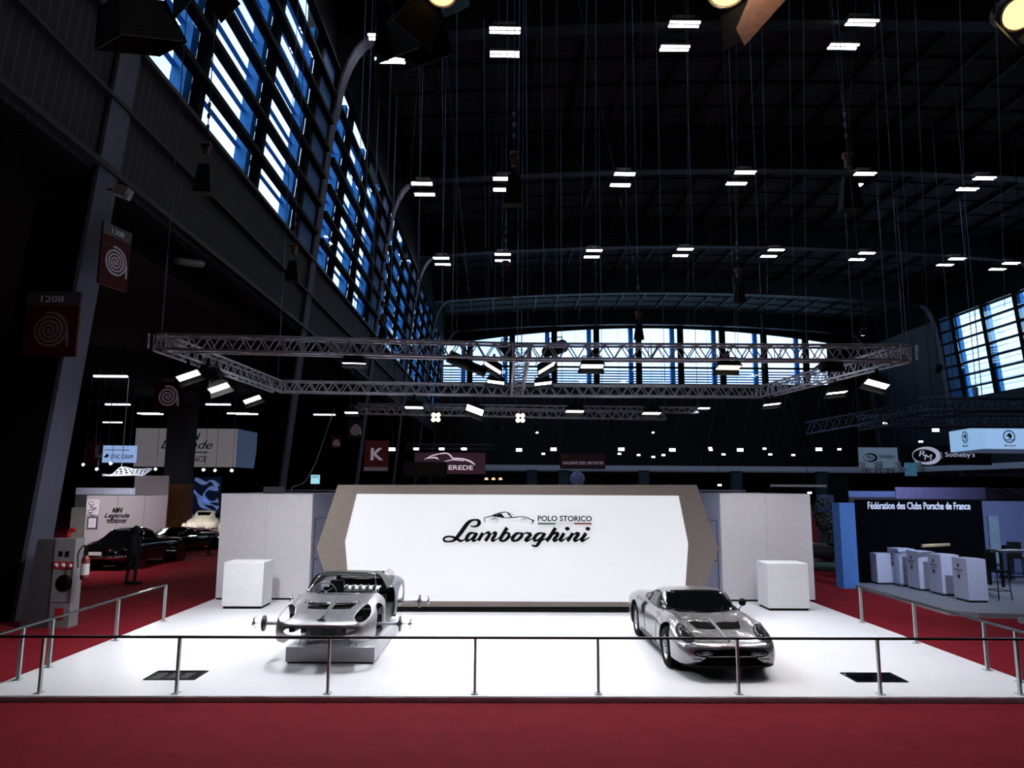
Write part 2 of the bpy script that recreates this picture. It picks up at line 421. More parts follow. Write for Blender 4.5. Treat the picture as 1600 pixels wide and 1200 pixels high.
# steel diagonal struts and gallery at the far end
for k in range(12):
    x = -6+k*5.2; s_ = MB()
    s_.tube((x, 107, 7.5), (x+2.6, 107, 17.5), .12, 6); s_.tube((x+5.2, 107, 7.5), (x+2.6, 107, 17.5), .12, 6)
    struct('trim_6', s_, DARKSTEEL)
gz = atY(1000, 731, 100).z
gal = MB().bb((-3, 99.8, gz-.35), (58, 109, gz+.3)); gal.bb((56.6, 30, gz-.35), (58, 99.8, gz+.3)); struct('trim_7', gal, mat('gallery_edge_glow', (150, 165, 190), .5, emit=.10, ecol=(130, 150, 185)))  # painted parapet, no lamp: its faint glow stands in for light falling on it
for k in range(13):
    x = -2+k*5.0; struct('trim_8', MB().bb((x-.06, 99.9, gz+.3), (x+.06, 100.0, gz+1.6)), DARKSTEEL)
for x in (4.4, 8.8, 20, 33, 45): struct('column_gallery', MB().bb((x-.7, 100.2, 0), (x+.7, 101.2, gz-.3)), mat('gallery_column', (52, 70, 90), .7))
# ---- hall lamps
def make_lamp():
    t = thing('hall_lamp', 'x', 'lamp', (0, 0, 0), 0, 'twin tube lamps hanging under the roof girders')
    h = MB(); h.bb((-.84, -.3, 0), (.84, .3, .12)); h.tube((-.5, 0, .12), (-.5, 0, .6), .015, 5); h.tube((.5, 0, .12), (.5, 0, .6), .015, 5)
    h.bb((-.6, -.03, .5), (.6, .62, .56))
    h.build('housing', DARKSTEEL, t)
    for y in (-.17, .17): MB().bb((-.80, y-.065, -.05), (.80, y+.065, 0)).build('tube', LAMPW, t)
    return t
lamp0 = make_lamp(); first = True
rowname = ['nearest', 'second', 'third', 'fourth']
ords = ['first', 'second', 'third', 'fourth', 'fifth', 'sixth', 'seventh', 'eighth', 'ninth', 'tenth']
for r, y in enumerate(YC[1:4]):
    cnt = [4, 6, 8][r]
    xs_l = [-6.3]+[0.05+9.5*k for k in range(6)]+[53.2]
    for c in range(cnt):
        for s_, nm in ((-1.05, 'front'), (1.05, 'rear')):
            x = xs_l[c]+(0.0); lab = '%s lamp of the %s pair from the glazed wall, %s girder' % (nm, ords[c], rowname[r])
            loc = (x, y+s_, zg(x)-.55)
            if first: lamp0.location = loc; lamp0['label'] = lab; first = False
            else: dup(lamp0, loc, lab, rot=(0, 0, 0 if s_ < 0 else PI))
# rows over and behind the camera, out of frame but lighting the hall
for y in (-1.0, YC[0]):
    for c in range(7):
        x = [-6.3]+[0.05+9.5*k for k in range(7)]; x = x[c]
        for s_ in (-1.05, 1.05):
            dup(lamp0, (x, y+s_, zg(x)-.55), 'twin tube lamp above the edge of the view over the red carpet', rot=(0, 0, 0 if s_ < 0 else PI))
# aisle strip lights
al = [(180, 588), (318, 573), (342, 632), (178, 632), (245, 646), (385, 646), (205, 660), (300, 659), (165, 672), (150, 690)]
for k, (px_, py_) in enumerate([(173, 588), (184, 632), (341, 632), (238, 647), (386, 647), (176, 660), (232, 646), (372, 646), (507, 648)]):
    p = atZ(px_, py_, 9.0)
    o = MB().bb((-.9, -.1, -.05), (.9, .1, .05)).build('strip_lamp', mat('strip_lamp_glow', (235, 235, 250), emit=3, noise=0), None, p); [MB().tube((x_, 0, .05), (x_, 0, 1.65), .02, 5).build('hanger', BLACK, o) for x_ in (-.6, .6)]
    st = ['over the fire post sign', 'above the hanging white banner', 'right of the twin spiral signs', 'upper middle of the aisle', 'beside the dark second column',
          'nearest the leaning column', 'left one of the close pair', 'deep aisle right of the spiral signs', 'over the hanging cable by the letter banner'][k]
    tag(o, 'white fluorescent strip lamp in the side aisle, '+st, 'lamp', 'fluorescent strips of the side aisle')
# ================================================================ THE STAND
PT = .08
PLAT = mat('white_stage_floor', (220, 221, 226), .32, noise=.02, scale=3, spec=.5)
pl = thing('display_platform', 'large low white platform on the red carpet carrying the two silver cars', 'platform')
PX0, PX1, PY0, PY1 = -7.62, 8.38, 10.95, 24.2
MB().bb((PX0, PY0, .0), (PX1, PY1, PT)).build('deck', PLAT, pl)
e = MB(); e.bb((PX0-.015, PY0-.015, 0), (PX1+.015, PY0, PT-.012)); e.bb((PX0-.015, PY0, 0), (PX0, PY1, PT-.012)); e.bb((PX1, PY0, 0), (PX1+.015, PY1, PT-.012))
e.build('edge_trim', mat('edge_trim_grey', (206, 212, 218), .5), pl)

# handrails
RAILM = mat('polished_rail', (44, 50, 54), .22, .5, noise=.05)
def railing(name, label, a, b, posts, h=.775, turn=False):
    t = thing(name, label, 'railing', (a[0], a[1], PT))
    r = MB(); d = Vector((b[0]-a[0], b[1]-a[1], 0)); L = d.length; u = d.normalized()
    r.box((d.x/2, d.y/2, h+.015), (L, .05, .03), rz=math.atan2(u.y, u.x)); r.build('rail', RAILM, t)
    nrm = Vector((-u.y, u.x, 0)); ang = math.atan2(u.y, u.x)
    for s in posts:
        p = u*s
        q = MB(); q.box((p.x, p.y, h/2), (.012, .055, h), rz=ang) if False else q.box((p.x, p.y, h/2), (.055, .035, h), rz=ang+PI/2)
        po = q.build('post', STEEL, t)
        MB().box((p.x, p.y, .006), (.13, .1, .012), rz=ang+PI/2).build('base_plate', STEEL, po)
    return t
fx = [atZ(x, 1082, PT).x for x in (63, 277, 513, 742, 934, 1152, 1371, 1587)]
yF = PY0+.14
railing('handrail', 'long horizontal steel handrail along the front edge of the white platform', (PX0+.1, yF), (PX1-.1, yF), [x-(PX0+.1) for x in fx])
for (nm, X, pts) in (('left', PX0+.14, [(40, 1062), (92, 1043), (192, 1001), (267, 971)]), ('right', PX1-.14, [(1353, 973), (1436, 1005), (1547, 1047), (1598, 1066)])):
    ys = sorted(atX(p[0], p[1], X).y if False else atZ(p[0], p[1], PT).y for p in pts)
    railing('handrail', 'steel handrail running back along the %s edge of the white platform' % nm, (X, yF+.04), (X, ys[-1]+.03), [y-(yF+.04) for y in ys])

# screens sunk in the deck
def floor_panel(px_, label, m, nm, cat):
    P = [atZ(x, y, PT) for x, y in px_]
    t = thing(nm, label, cat, P[0]); v = [(p.x-P[0].x, p.y-P[0].y) for p in P]
    MB().flat(v, -.01, .004).build('glass_face', m, t)
    c = Vector((sum(a for a, b in v)/4, sum(b for a, b in v)/4))
    fr_ = MB()
    for i in range(4):
        a = Vector(v[i]); b = Vector(v[(i+1) % 4]); d = (b-a).normalized(); nn = Vector((-d.y, d.x))*.0
        fr_.tube((a.x, a.y, .004), (b.x, b.y, .004), .012, 6)
    fr_.build('border', BLACK, t); return t, P
t, P = floor_panel([(224, 1062.5), (303, 1062.5), (325, 1049), (248, 1049)], 'black glass information panel with faint text set in the deck near the bare car', mat('black_glass', (8, 8, 10), .22), 'floor_panel', 'panel')
tx = MB()
for k in range(7):
    y = (P[3].y-P[0].y)*(.2+.09*k); x0 = (P[3].x-P[0].x)*(.2+.09*k)
    wl = (P[1].x-P[0].x)
    for j in range(3):
        tx.box((x0+wl*(.2+.27*j), y, .006), (wl*(.2 if (j+k) % 3 else .14), .025, .002))
tx.build('text_lines', mat('faint_print', (70, 70, 74), .5), t)
floor_panel([(1339, 1066), (1419, 1066), (1391, 1052), (1313, 1052)], 'glossy black screen set in the deck near the complete silver car, mirroring the windows', mat('mirror_black_glass', (10, 12, 16), .03, spec=1.0, coat=1.0), 'floor_panel', 'screen')

# back storage blocks
def store(side, px0, px1, inner):
    Y0 = atZ(px0, 939, PT).y; Y0 = 19.75
    a = atY(px0, 860, Y0).x; b = atY(px1, 860, Y0).x; zt = atY((px0+px1)/2, 771.5, Y0).z
    x0, x1 = min(a, b), max(a, b)
    t = thing('storage_block', 'tall pale grey wall block %s of the glowing backdrop, flush door' % side, 'wall block', (x0, Y0, PT))
    w_, h_ = x1-x0, zt-PT
    MB().bb((0, 0, .05), (w_, .08, h_)).build('front_panel', GREYWALL, t)
    ix = w_-.08 if side == 'left' else 0
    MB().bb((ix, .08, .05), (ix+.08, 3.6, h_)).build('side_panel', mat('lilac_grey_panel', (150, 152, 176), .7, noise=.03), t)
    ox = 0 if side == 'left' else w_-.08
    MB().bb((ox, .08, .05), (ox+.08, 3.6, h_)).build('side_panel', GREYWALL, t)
    MB().bb((0, 3.52, .05), (w_, 3.6, h_)).build('back_panel', GREYWALL, t)
    MB().bb((.01, .03, 0), (w_-.01, 3.58, .05)).build('plinth_strip', BLACK, t)
    dx = w_+.004 if side == 'left' else -.004
    d = MB(); d.bb((dx-.008, .35, .06), (dx+.008, 1.35, 2.1)); do = d.build('door', mat('door_lilac_grey', (146, 148, 172), .7), t)
    ln = MB(); ln.bb((dx-.01, .33, 2.1), (dx+.01, 1.4, 2.115)); ln.bb((dx-.01, .33, .06), (dx+.01, .345, 2.1)); ln.build('door_gap', BLACK, t)
    MB().bb((dx-.02, .45, 1.0), (dx+.03, .6, 1.03)).build('handle', DARKSTEEL, do)
    sm = MB()
    for f_ in (.5,): sm.bb((w_*f_-.003, -.0015, .05), (w_*f_+.003, 0, h_))
    sm.build('panel_seam', mat('seam_grey', (150, 150, 156), .7), t)
    return t
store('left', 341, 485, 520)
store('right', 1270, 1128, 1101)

# plinth cubes
def plinth(label, px0, px1, yb, yt, dpt):
    p0 = atZ(px0, yb, PT); p1 = atZ(px1, yb, PT); Y = (p0.y+p1.y)/2; zt = atY((px0+px1)/2, yt, Y).z
    w_ = p1.x-p0.x; h_ = zt-PT
    t = thing('plinth_cube', label, 'plinth', ((p0.x+p1.x)/2, Y+dpt/2, PT))
    bm_ = MB().bb((-w_/2, -dpt/2, .06), (w_/2, dpt/2, h_)).build('box', WHITE, t)
    bv = bm_.modifiers.new('bevel', 'BEVEL'); bv.width = .008; bv.segments = 2
    MB().bb((-w_/2+.03, -dpt/2+.03, 0), (w_/2-.03, dpt/2-.03, .06)).build('recessed_base', BLACK, t)
plinth('empty white display cube standing on the deck left of the bare car', 345.5, 409, 951.5, 878.5, .75)
plinth('empty white display cube standing on the deck right behind the complete silver car', 1201.5, 1266, 954.5, 880.5, .75)

# hexagonal glowing backdrop
YB = 17.95
bd = thing('backdrop_sign', 'wide hexagonal taupe backdrop with a glowing white face and black script lettering', 'backdrop', (atY(800, 950, YB).x, YB, PT))
B0 = Vector((bd.location.x, YB, PT))
def bw(px_, py_, Y=YB):
    p = atY(px_, py_, Y); return (p.x-B0.x, p.z-B0.z)
out = [bw(524, 948), bw(494.5, 857), bw(528, 757.5), bw(1088.5, 757.5), bw(1122.5, 857.3), bw(1092, 948)]
inn = [bw(546.5, 939), bw(539, 846), bw(557.5, 771.5), bw(1060.5, 774.5), bw(1075.5, 849.5), bw(1069.5, 941)]
fr_ = ((0, 0, 0), (1, 0, 0))
# frame ring as six solid members + back sheet
ring = MB()
for i in range(6):
    j = (i+1) % 6; q = [out[i], out[j], inn[j], inn[i]]
    vs = [(u, 0, v) for u, v in q]+[(u, .38, v) for u, v in q]
    ring.add(vs, [(3, 2, 1, 0), (4, 5, 6, 7), (0, 1, 5, 4), (2, 3, 7, 6), (0, 4, 7, 3), (1, 2, 6, 5)])
ring.build('frame', TAUPE, bd)
MB().prism(out, .05, ((0, .38, 0), (1, 0, 0))).build('back_sheet', TAUPE, bd)
GLOW = mat('backlit_fabric', (150, 151, 154), .7, emit=.62, noise=.01, ecol=(244, 246, 252))
MB().prism(inn, .04, ((0, .01, 0), (1, 0, 0))).build('light_panel', GLOW, bd)
b0 = bw(524, 949); b1 = bw(1092, 949)
MB().bb((b0[0]+.1, .04, 0), (b1[0]-.1, .36, .17)).build('base', BLACK, bd)
sm = MB()
for px_ in (741, 916): u = bw(px_, 764)[0]; sm.bb((u-.003, -.002, inn[2][1]), (u+.003, 0, out[2][1]))
for a, b in ((2, 2), (3, 3)): sm.tube((out[a][0], -.001, out[a][1]), (inn[b][0], -.001, inn[b][1]), .003, 4)
sm.build('frame_seam', mat('seam_dark', (70, 64, 60), .7), bd)

# script lettering traced as brush strokes (u, v, half width) in crop pixels
def stroke_set(name, strokes, tr, m, depth=.035, off=-.05, n=7):
    mbk = MB()
    for s in strokes:
        pts = smooth(s, n) if len(s) > 2 else s
        L = []
        for x, y, hw in pts:
            u, v, k = tr(x, y); L.append((u, v, max(.0015, hw*k)))
        mbk.ribbon(L, ((0, off, 0), (1, 0, 0)), depth)
    return mbk.build(name, m, bd)
kz = 1600/120.0
def trA(x, y):          # first crop: origin 690,795, 13.333 px per photo px
    u, v = bw(690+x/kz, 795+y/kz); k = (bw(700, 800)[0]-bw(690, 800)[0])/10/kz; return u, v, k
kb = 1600/130.0
def trB(x, y):
    u, v = bw(800+x/kb, 795+y/kb); k = (bw(700, 800)[0]-bw(690, 800)[0])/10/kb; return u, v, k
SA = [
 # L
 [(605, 360, 12), (680, 368, 18), (750, 345, 28), (785, 295, 38), (765, 245, 30), (700, 228, 18), (620, 245, 26), (550, 295, 38), (490, 370, 42), (420, 470, 42), (350, 560, 40), (300, 620, 34), (240, 665, 24), (150, 680, 16), (70, 670, 20), (45, 630, 22), (80, 590, 20), (160, 575, 18), (250, 590, 22), (320, 625, 26), (390, 665, 26), (450, 655, 16), (510, 600, 8)],
 # a
 [(700, 520, 18), (650, 500, 20), (580, 520, 32), (530, 590, 38), (520, 650, 34), (560, 660, 22), (630, 610, 14), (700, 540, 14)],
 [(740, 500, 34), (700, 560, 36), (655, 640, 36), (680, 668, 20), (760, 625, 11), (830, 560, 8)],
 # m
 [(860, 500, 34), (820, 570, 36), (765, 660, 36)], [(800, 600, 8), (900, 520, 12), (950, 495, 24), (990, 500, 30), (985, 560, 34), (910, 670, 36)],
 [(960, 580, 8), (1050, 520, 12), (1100, 495, 26), (1130, 510, 32), (1100, 570, 34), (1055, 640, 34), (1080, 665, 22), (1150, 630, 11), (1220, 580, 8)],
 # b
 [(1365, 390, 36), (1310, 480, 38), (1255, 570, 38), (1225, 630, 36), (1250, 665, 24), (1320, 655, 26), (1390, 590, 34), (1405, 530, 30), (1370, 500, 18), (1300, 530, 10)],
 [(1395, 590, 12), (1440, 590, 12), (1500, 565, 10)]]
SB = [
 # o
 [(150, 465, 16), (90, 475, 26), (30, 530, 34), (10, 590, 34), (50, 615, 20), (120, 590, 26), (180, 530, 32), (190, 480, 26), (150, 465, 16)],
 [(190, 500, 12), (240, 470, 12), (280, 462, 10)],
 # r
 [(275, 455, 18), (330, 475, 22), (370, 470, 26)], [(370, 480, 30), (320, 540, 32), (265, 595, 32), (290, 618, 18), (370, 580, 11), (430, 540, 9)],
 # g
 [(590, 475, 16), (540, 465, 18), (470, 500, 30), (430, 560, 32), (430, 605, 26), (480, 605, 18), (550, 550, 12), (600, 490, 12)],
 [(635, 465, 32), (580, 550, 32), (530, 630, 32), (480, 700, 28), (430, 715, 18), (380, 695, 16)], [(520, 640, 10), (600, 595, 11), (660, 560, 9)],
 # h
 [(835, 365, 32), (770, 470, 34), (710, 560, 34), (660, 620, 32)], [(710, 560, 8), (790, 490, 12), (850, 465, 24), (880, 480, 30), (850, 535, 32), (805, 590, 32), (825, 618, 20), (890, 585, 11), (960, 540, 9)],
 # i
 [(1000, 465, 32), (960, 530, 32), (925, 590, 32), (950, 615, 20), (1010, 580, 11), (1070, 540, 9)],
 # n
 [(1170, 465, 32), (1120, 540, 32), (1060, 620, 32)], [(1100, 560, 8), (1190, 490, 12), (1250, 465, 24), (1275, 485, 30), (1240, 535, 32), (1200, 590, 32), (1220, 618, 20), (1290, 585, 11), (1350, 540, 9)],
 # i
 [(1420, 465, 32), (1370, 540, 32), (1335, 590, 32), (1350, 618, 22), (1410, 590, 13), (1485, 550, 9)]]
def dots(mbk, x, y, r):
    u, v, k = trB(x, y); mbk.prism([(u+r*k*1.25*math.cos(a), v+r*k*math.sin(a)) for a in np.linspace(0, 2*PI, 15)[:-1]], .035, ((0, -.05, 0), (1, 0, 0)))
lt = MB()
for SS, tr in ((SA, trA), (SB, trB)):
    for s in SS:
        L = []
        for x, y, hw in smooth(s, 6):
            u, v, k = tr(x, y); L.append((u, v, max(.0015, hw*k)))
        lt.ribbon(L, ((0, -.05, 0), (1, 0, 0)), .035)
dots(lt, 1062, 382, 36); dots(lt, 1455, 382, 36)
lt.build('script_lettering', TXTBLACK, bd)
stroke_set('car_outline', [
 [(885, 190, 6), (895, 230, 9), (905, 290, 3)], [(885, 185, 8), (1000, 160, 10), (1100, 125, 12), (1200, 90, 12), (1310, 68, 9), (1380, 78, 8), (1450, 150, 9), (1480, 190, 8)],
 [(1060, 150, 8), (1150, 145, 22), (1220, 140, 38), (1255, 160, 20), (1300, 182, 8)], [(1240, 100, 10), (1255, 130, 12), (1300, 175, 8)], [(1250, 182, 8), (1400, 185, 8), (1600, 172, 8)],
 [(1370, 85, 9), (1410, 130, 8), (1450, 180, 8)], [(1390, 80, 3), (1460, 105, 4), (1500, 135, 3)],
 [(1010, 215, 3), (1060, 195, 6), (1130, 195, 7), (1180, 235, 4)], [(1020, 240, 2), (1090, 215, 4), (1170, 270, 3)]], trA, TXTBLACK, .01)
stroke_set('car_outline', [
 [(0, 165, 6), (100, 155, 7), (200, 152, 8), (290, 170, 9), (370, 210, 10), (410, 225, 14), (390, 260, 10), (380, 290, 8)],
 [(165, 205, 2), (220, 185, 5), (290, 200, 4)], [(170, 225, 2), (220, 205, 3), (290, 225, 2)]], trB, TXTBLACK, .01)
u0, v0, k = trB(492, 235); u1, v1, _ = trB(1527, 135)
text('block_lettering', 'POLO STORICO', ((u0, -.05, v0), (1, 0, 0)), u1-u0, TXTBLACK, bd, height=v1-v0, depth=.03, bold=.018)
for (a, b, m_) in ((495, 832, mat('flag_green', (12, 70, 40), .5)), (832, 1195, mat('flag_white', (245, 245, 248), .5)), (1195, 1527, mat('flag_red', (110, 14, 24), .5))):
    ua, va, _ = trB(a, 298); ub, vb, _ = trB(b, 272)
    MB().bb((ua, -.05, va), (ub, -.012, vb)).build('flag_bar', m_, bd)
# clutter on the roofs of the blocks
t = thing('cable_tray', 'grey cable tray and boxes on top of the left storage block', 'cable tray', (atY(460, 765, 22.0).x, 22.0, 2.93))
MB().bb((-.9, -.1, -.2), (-.35, .2, .12)).build('box', mat('dull_grey_box', (96, 98, 106), .7), t)
MB().bb((-.3, -.05, 0.0), (1.6, 0, .03)).build('rail', COLSTEEL, t)
pts = smooth([atY(x, y, 21.8) for x, y in ((455, 768), (458, 761), (475, 754), (490, 730), (505, 690), (515, 660), (523, 638))], 6)
tag(MB().path(pts, .014, 5).build('hanging_cable', mat('cable_grey', (120, 118, 122), .6)), 'grey power cable curving down from the dark rig to the left storage block', 'cable')
# ================================================================ CARS
SILVER = mat('silver_paint', (160, 158, 163), .27, .8, noise=.03, coat=.6)
BARE = mat('bare_aluminium', (176, 174, 180), .32, .95, noise=.16, scale=5, bump=.04)
RUBBER = mat('tyre_rubber', (9, 9, 10), .85, spec=.1)
RIMM = mat('wheel_silver', (178, 180, 186), .35, .8)
CHROME = mat('chrome', (225, 225, 228), .08, 1.0)
SATIN = mat('satin_metal', (190, 190, 194), .2, .8)
DGLASS = mat('dark_window_glass', (6, 7, 9), .04, spec=.35, noise=0)
LAMPG = mat('headlamp_glass', (38, 38, 44), .08, .3, coat=1.0)
def pchip(xs, ys, x):
    xs = np.asarray(xs, float); ys = np.asarray(ys, float); h = np.diff(xs); d = np.diff(ys)/h; m = np.zeros(len(xs))
    m[0], m[-1] = d[0], d[-1]
    for i in range(1, len(xs)-1):
        if d[i-1]*d[i] > 0:
            w1 = 2*h[i]+h[i-1]; w2 = h[i]+2*h[i-1]; m[i] = (w1+w2)/(w1/d[i-1]+w2/d[i])
    i = int(np.clip(np.searchsorted(xs, x)-1, 0, len(xs)-2)); t = (x-xs[i])/h[i]
    return (2*t**3-3*t*t+1)*ys[i]+(t**3-2*t*t+t)*h[i]*m[i]+(-2*t**3+3*t*t)*ys[i+1]+(t**3-t*t)*h[i]*m[i+1]
# x: w, zbottom, zwide, zshoulder, (ycrown,zcrown), (yglass,zglass), (yroof,zroof), zcentre
MIURA = [
 (2.18, .50, .36, .43, .475, .42, .500, .30, .515, .18, .520, .520),
 (2.14, .64, .27, .41, .485, .54, .525, .40, .545, .22, .550, .552),
 (2.05, .735, .21, .40, .50, .64, .565, .47, .575, .25, .580, .582),
 (1.90, .80, .20, .41, .54, .67, .63, .51, .61, .28, .610, .610),
 (1.60, .85, .20, .44, .61, .68, .73, .52, .685, .30, .665, .660),
 (1.26, .87, .18, .46, .67, .67, .795, .52, .755, .30, .725, .715),
 (.90, .86, .17, .47, .70, .67, .82, .54, .80, .32, .775, .770),
 (.64, .845, .17, .48, .71, .69, .82, .62, .820, .42, .822, .825),
 (.35, .835, .17, .49, .72, .73, .81, .655, .87, .52, .965, .985),
 (.05, .83, .17, .50, .72, .74, .80, .63, 1.0, .51, 1.085, 1.10),
 (-.30, .83, .17, .50, .72, .74, .80, .61, 1.01, .49, 1.095, 1.115),
 (-.65, .84, .17, .50, .73, .74, .82, .60, .98, .46, 1.06, 1.08),
 (-.95, .86, .17, .50, .75, .72, .86, .56, .94, .42, 1.0, 1.02),
 (-1.25, .885, .18, .50, .77, .70, .885, .53, .905, .38, .92, .93),
 (-1.60, .88, .20, .50, .76, .69, .87, .50, .88, .35, .875, .88),
 (-1.95, .85, .23, .50, .72, .68, .81, .48, .82, .33, .82, .82),
 (-2.18, .80, .28, .50, .68, .64, .75, .46, .76, .30, .765, .765)]
# tall rounded fifties fastback
COUPE = [
 (2.35, .45, .42, .55, .66, .38, .72, .28, .76, .15, .78, .79),
 (2.28, .66, .32, .55, .70, .56, .78, .40, .84, .22, .87, .88),
 (2.05, .80, .26, .55, .76, .68, .88, .48, .91, .26, .94, .95),
 (1.45, .87, .22, .55, .82, .70, .94, .50, .95, .28, .98, .99),
 (.85, .88, .22, .55, .84, .72, .95, .56, .97, .34, 1.00, 1.01),
 (.55, .88, .22, .55, .85, .74, .95, .64, .98, .46, 1.03, 1.05),
 (.15, .88, .22, .55, .85, .76, .95, .66, 1.10, .50, 1.33, 1.37),
 (-.35, .88, .22, .55, .85, .76, .95, .66, 1.14, .50, 1.41, 1.45),
 (-.85, .89, .22, .55, .86, .76, .97, .64, 1.12, .46, 1.36, 1.40),
 (-1.35, .91, .24, .55, .86, .74, .98, .58, 1.04, .38, 1.18, 1.22),
 (-1.85, .88, .26, .55, .80, .70, .90, .50, .95, .30, 1.02, 1.04),
 (-2.20, .78, .32, .55, .72, .60, .80, .42, .84, .24, .87, .88),
 (-2.38, .56, .42, .55, .65, .44, .70, .30, .72, .16, .74, .75)]
def section(tab, x, nn=5):
    T = sorted(tab); xs = [r[0] for r in T]; g = [pchip(xs, [r[k] for r in T], x) for k in range(1, 12)]
    w, zb, zw, zs, yc, zc, yi, zi, yr, zr, z0 = g
    P = [(w-.12, zb), (w-.03, zb+.025), (w-.005, (zb+zw)/2), (w, zw), (w-.025, zs), (yc, zc), (yi, zi), (yr, zr), (yr*.45, z0-.12*(z0-zr)), (0, z0)]
    return smooth(P, nn)
def hull(tab, x0, x1, nx=64, lo=0, hi=9, nn=5, cap=True):
    """smooth open-bottomed body surface between two stations and two section points"""
    vs = []; xs = np.linspace(x0, x1, nx); m = None
    for x in xs:
        s = section(tab, x, nn)[lo*nn:hi*nn+1]
        if hi == 9: ring = [(y, z) for y, z in s]+[(-y, z) for y, z in s[::-1][1:]]
        else: ring = s
        m = len(ring); vs += [(x, y, z) for y, z in ring]
    fs = [(i*m+j, (i+1)*m+j, (i+1)*m+j+1, i*m+j+1) for i in range(nx-1) for j in range(m-1)]
    if x1 > x0: fs = [f[::-1] for f in fs]
    if cap and hi == 9:
        h = m//2
        for i in (0, nx-1):
            for j in range(h):
                a, b, c, d = i*m+j, i*m+j+1, i*m+m-2-j, i*m+m-1-j
                q = (a, b, c, d) if b != c else (a, b, d)
                fs.append(q if (i == 0) == (x1 > x0) else q[::-1])
    return vs, fs
def solid_obj(name, vs, fs, th, m, parent):
    me = bpy.data.meshes.new(name); me.from_pydata(vs, [], fs)
    bm = bmesh.new(); bm.from_mesh(me); bmesh.ops.remove_doubles(bm, verts=bm.verts, dist=1e-5); bmesh.ops.recalc_face_normals(bm, faces=bm.faces)
    top = max(bm.faces, key=lambda f: f.calc_center_median().z)
    if top.normal.z < 0: bmesh.ops.reverse_faces(bm, faces=bm.faces)
    bm.to_mesh(me); bm.free()
    o = bpy.data.objects.new(name, me); COL.objects.link(o); s = o.modifiers.new('s', 'SOLIDIFY'); s.thickness = th; s.offset = -1
    bake(o); me = o.data
    me.polygons.foreach_set('use_smooth', [True]*len(me.polygons)); me.materials.append(m)
    if parent: o.parent = parent
    return o
def bake(o):
    dg = bpy.context.evaluated_depsgraph_get(); dg.update()
    me = bpy.data.meshes.new_from_object(o.evaluated_get(dg)); me.name = o.name; o.modifiers.clear(); o.data = me
def cut(o, cutters):
    M = MB()
    tmp = []
    for c in cutters:
        me = c.mesh('cutter'); bm = bmesh.new(); bm.from_mesh(me); bmesh.ops.recalc_face_normals(bm, faces=bm.faces); bm.to_mesh(me); bm.free()
        t = bpy.data.objects.new('cutter', me); COL.objects.link(t); tmp.append(t)
        b = o.modifiers.new('b', 'BOOLEAN'); b.object = t; b.operation = 'DIFFERENCE'; b.solver = 'EXACT'
    par = o.parent; o.parent = None; bake(o); o.parent = par
    for t in tmp: bpy.data.objects.remove(t)
    try: o.data.set_sharp_from_angle(angle=math.radians(38))
    except Exception: pass
def bvh_of(vs, fs): return BVHTree.FromPolygons([Vector(v) for v in vs], fs)
def patch(name, bvh, poly, ax, m, parent, off=.004, th=.005, cuts=3, sgn=1, build=True):
    """closed decal panel pressed onto the body: ax 'Z' polygon (x,y) from above, 'Y' polygon (x,z) from side sgn, 'X' polygon (y,z) from the front sgn"""
    bm = bmesh.new()
    def P(a, b, far): return {'Z': (a, b, far), 'Y': (a, sgn*far, b), 'X': (sgn*far, a, b)}[ax]
    vs = [bm.verts.new(P(a, b, 3)) for a, b in poly]; bm.faces.new(vs)
    axes = {'Z': (0, 1), 'Y': (0, 2), 'X': (1, 2)}[ax]; step = .028
    for k, i in enumerate(axes):
        lo = min(p[k] for p in poly); hi = max(p[k] for p in poly); nn = max(1, int((hi-lo)/step)); nv = [0, 0, 0]; nv[i] = 1
        for j in range(1, nn):
            co = [0, 0, 0]; co[i] = lo+(hi-lo)*j/nn
            bmesh.ops.bisect_plane(bm, geom=bm.verts[:]+bm.edges[:]+bm.faces[:], plane_co=co, plane_no=nv)
    d = {'Z': Vector((0, 0, -1)), 'Y': Vector((0, -sgn, 0)), 'X': Vector((-sgn, 0, 0))}[ax]
    last = None; miss = []
    for v in bm.verts:
        h, nrm, _, _ = bvh.ray_cast(v.co, d)
        if h is None: miss.append(v); continue
        v.co = h-d*off; last = v.co.copy()
    if miss: bmesh.ops.delete(bm, geom=miss, context='VERTS')
    bmesh.ops.recalc_face_normals(bm, faces=bm.faces)
    if len(bm.faces):
        avg = sum((f.normal for f in bm.faces), Vector());
        if avg.dot(d) > 0: bmesh.ops.reverse_faces(bm, faces=bm.faces)
    me = bpy.data.meshes.new(name); bm.to_mesh(me); bm.free()
    o = bpy.data.objects.new(name, me); COL.objects.link(o); s = o.modifiers.new('s', 'SOLIDIFY'); s.thickness = th; s.offset = 1
    bake(o); o.data.polygons.foreach_set('use_smooth', [True]*len(o.data.polygons)); o.data.materials.append(m)
    if parent: o.parent = parent
    return o
def seam(bvh, pts, ax, sgn=1, r=.004, off=.001, n=6):
    out = []
    d = {'Z': Vector((0, 0, -1)), 'Y': Vector((0, -sgn, 0)), 'X': Vector((-sgn, 0, 0))}[ax]
    P = []
    for i in range(len(pts)-1):
        for k in range(n): P.append((pts[i][0]+(pts[i+1][0]-pts[i][0])*k/n, pts[i][1]+(pts[i+1][1]-pts[i][1])*k/n))
    P.append(pts[-1])
    for a, b in P:
        o_ = {'Z': (a, b, 3), 'Y': (a, sgn*3, b), 'X': (sgn*3, a, b)}[ax]
        h = bvh.ray_cast(Vector(o_), d)[0]
        if h is not None: out.append(h-d*off)
    return MB().path(out, r, 5) if len(out) > 1 else MB()
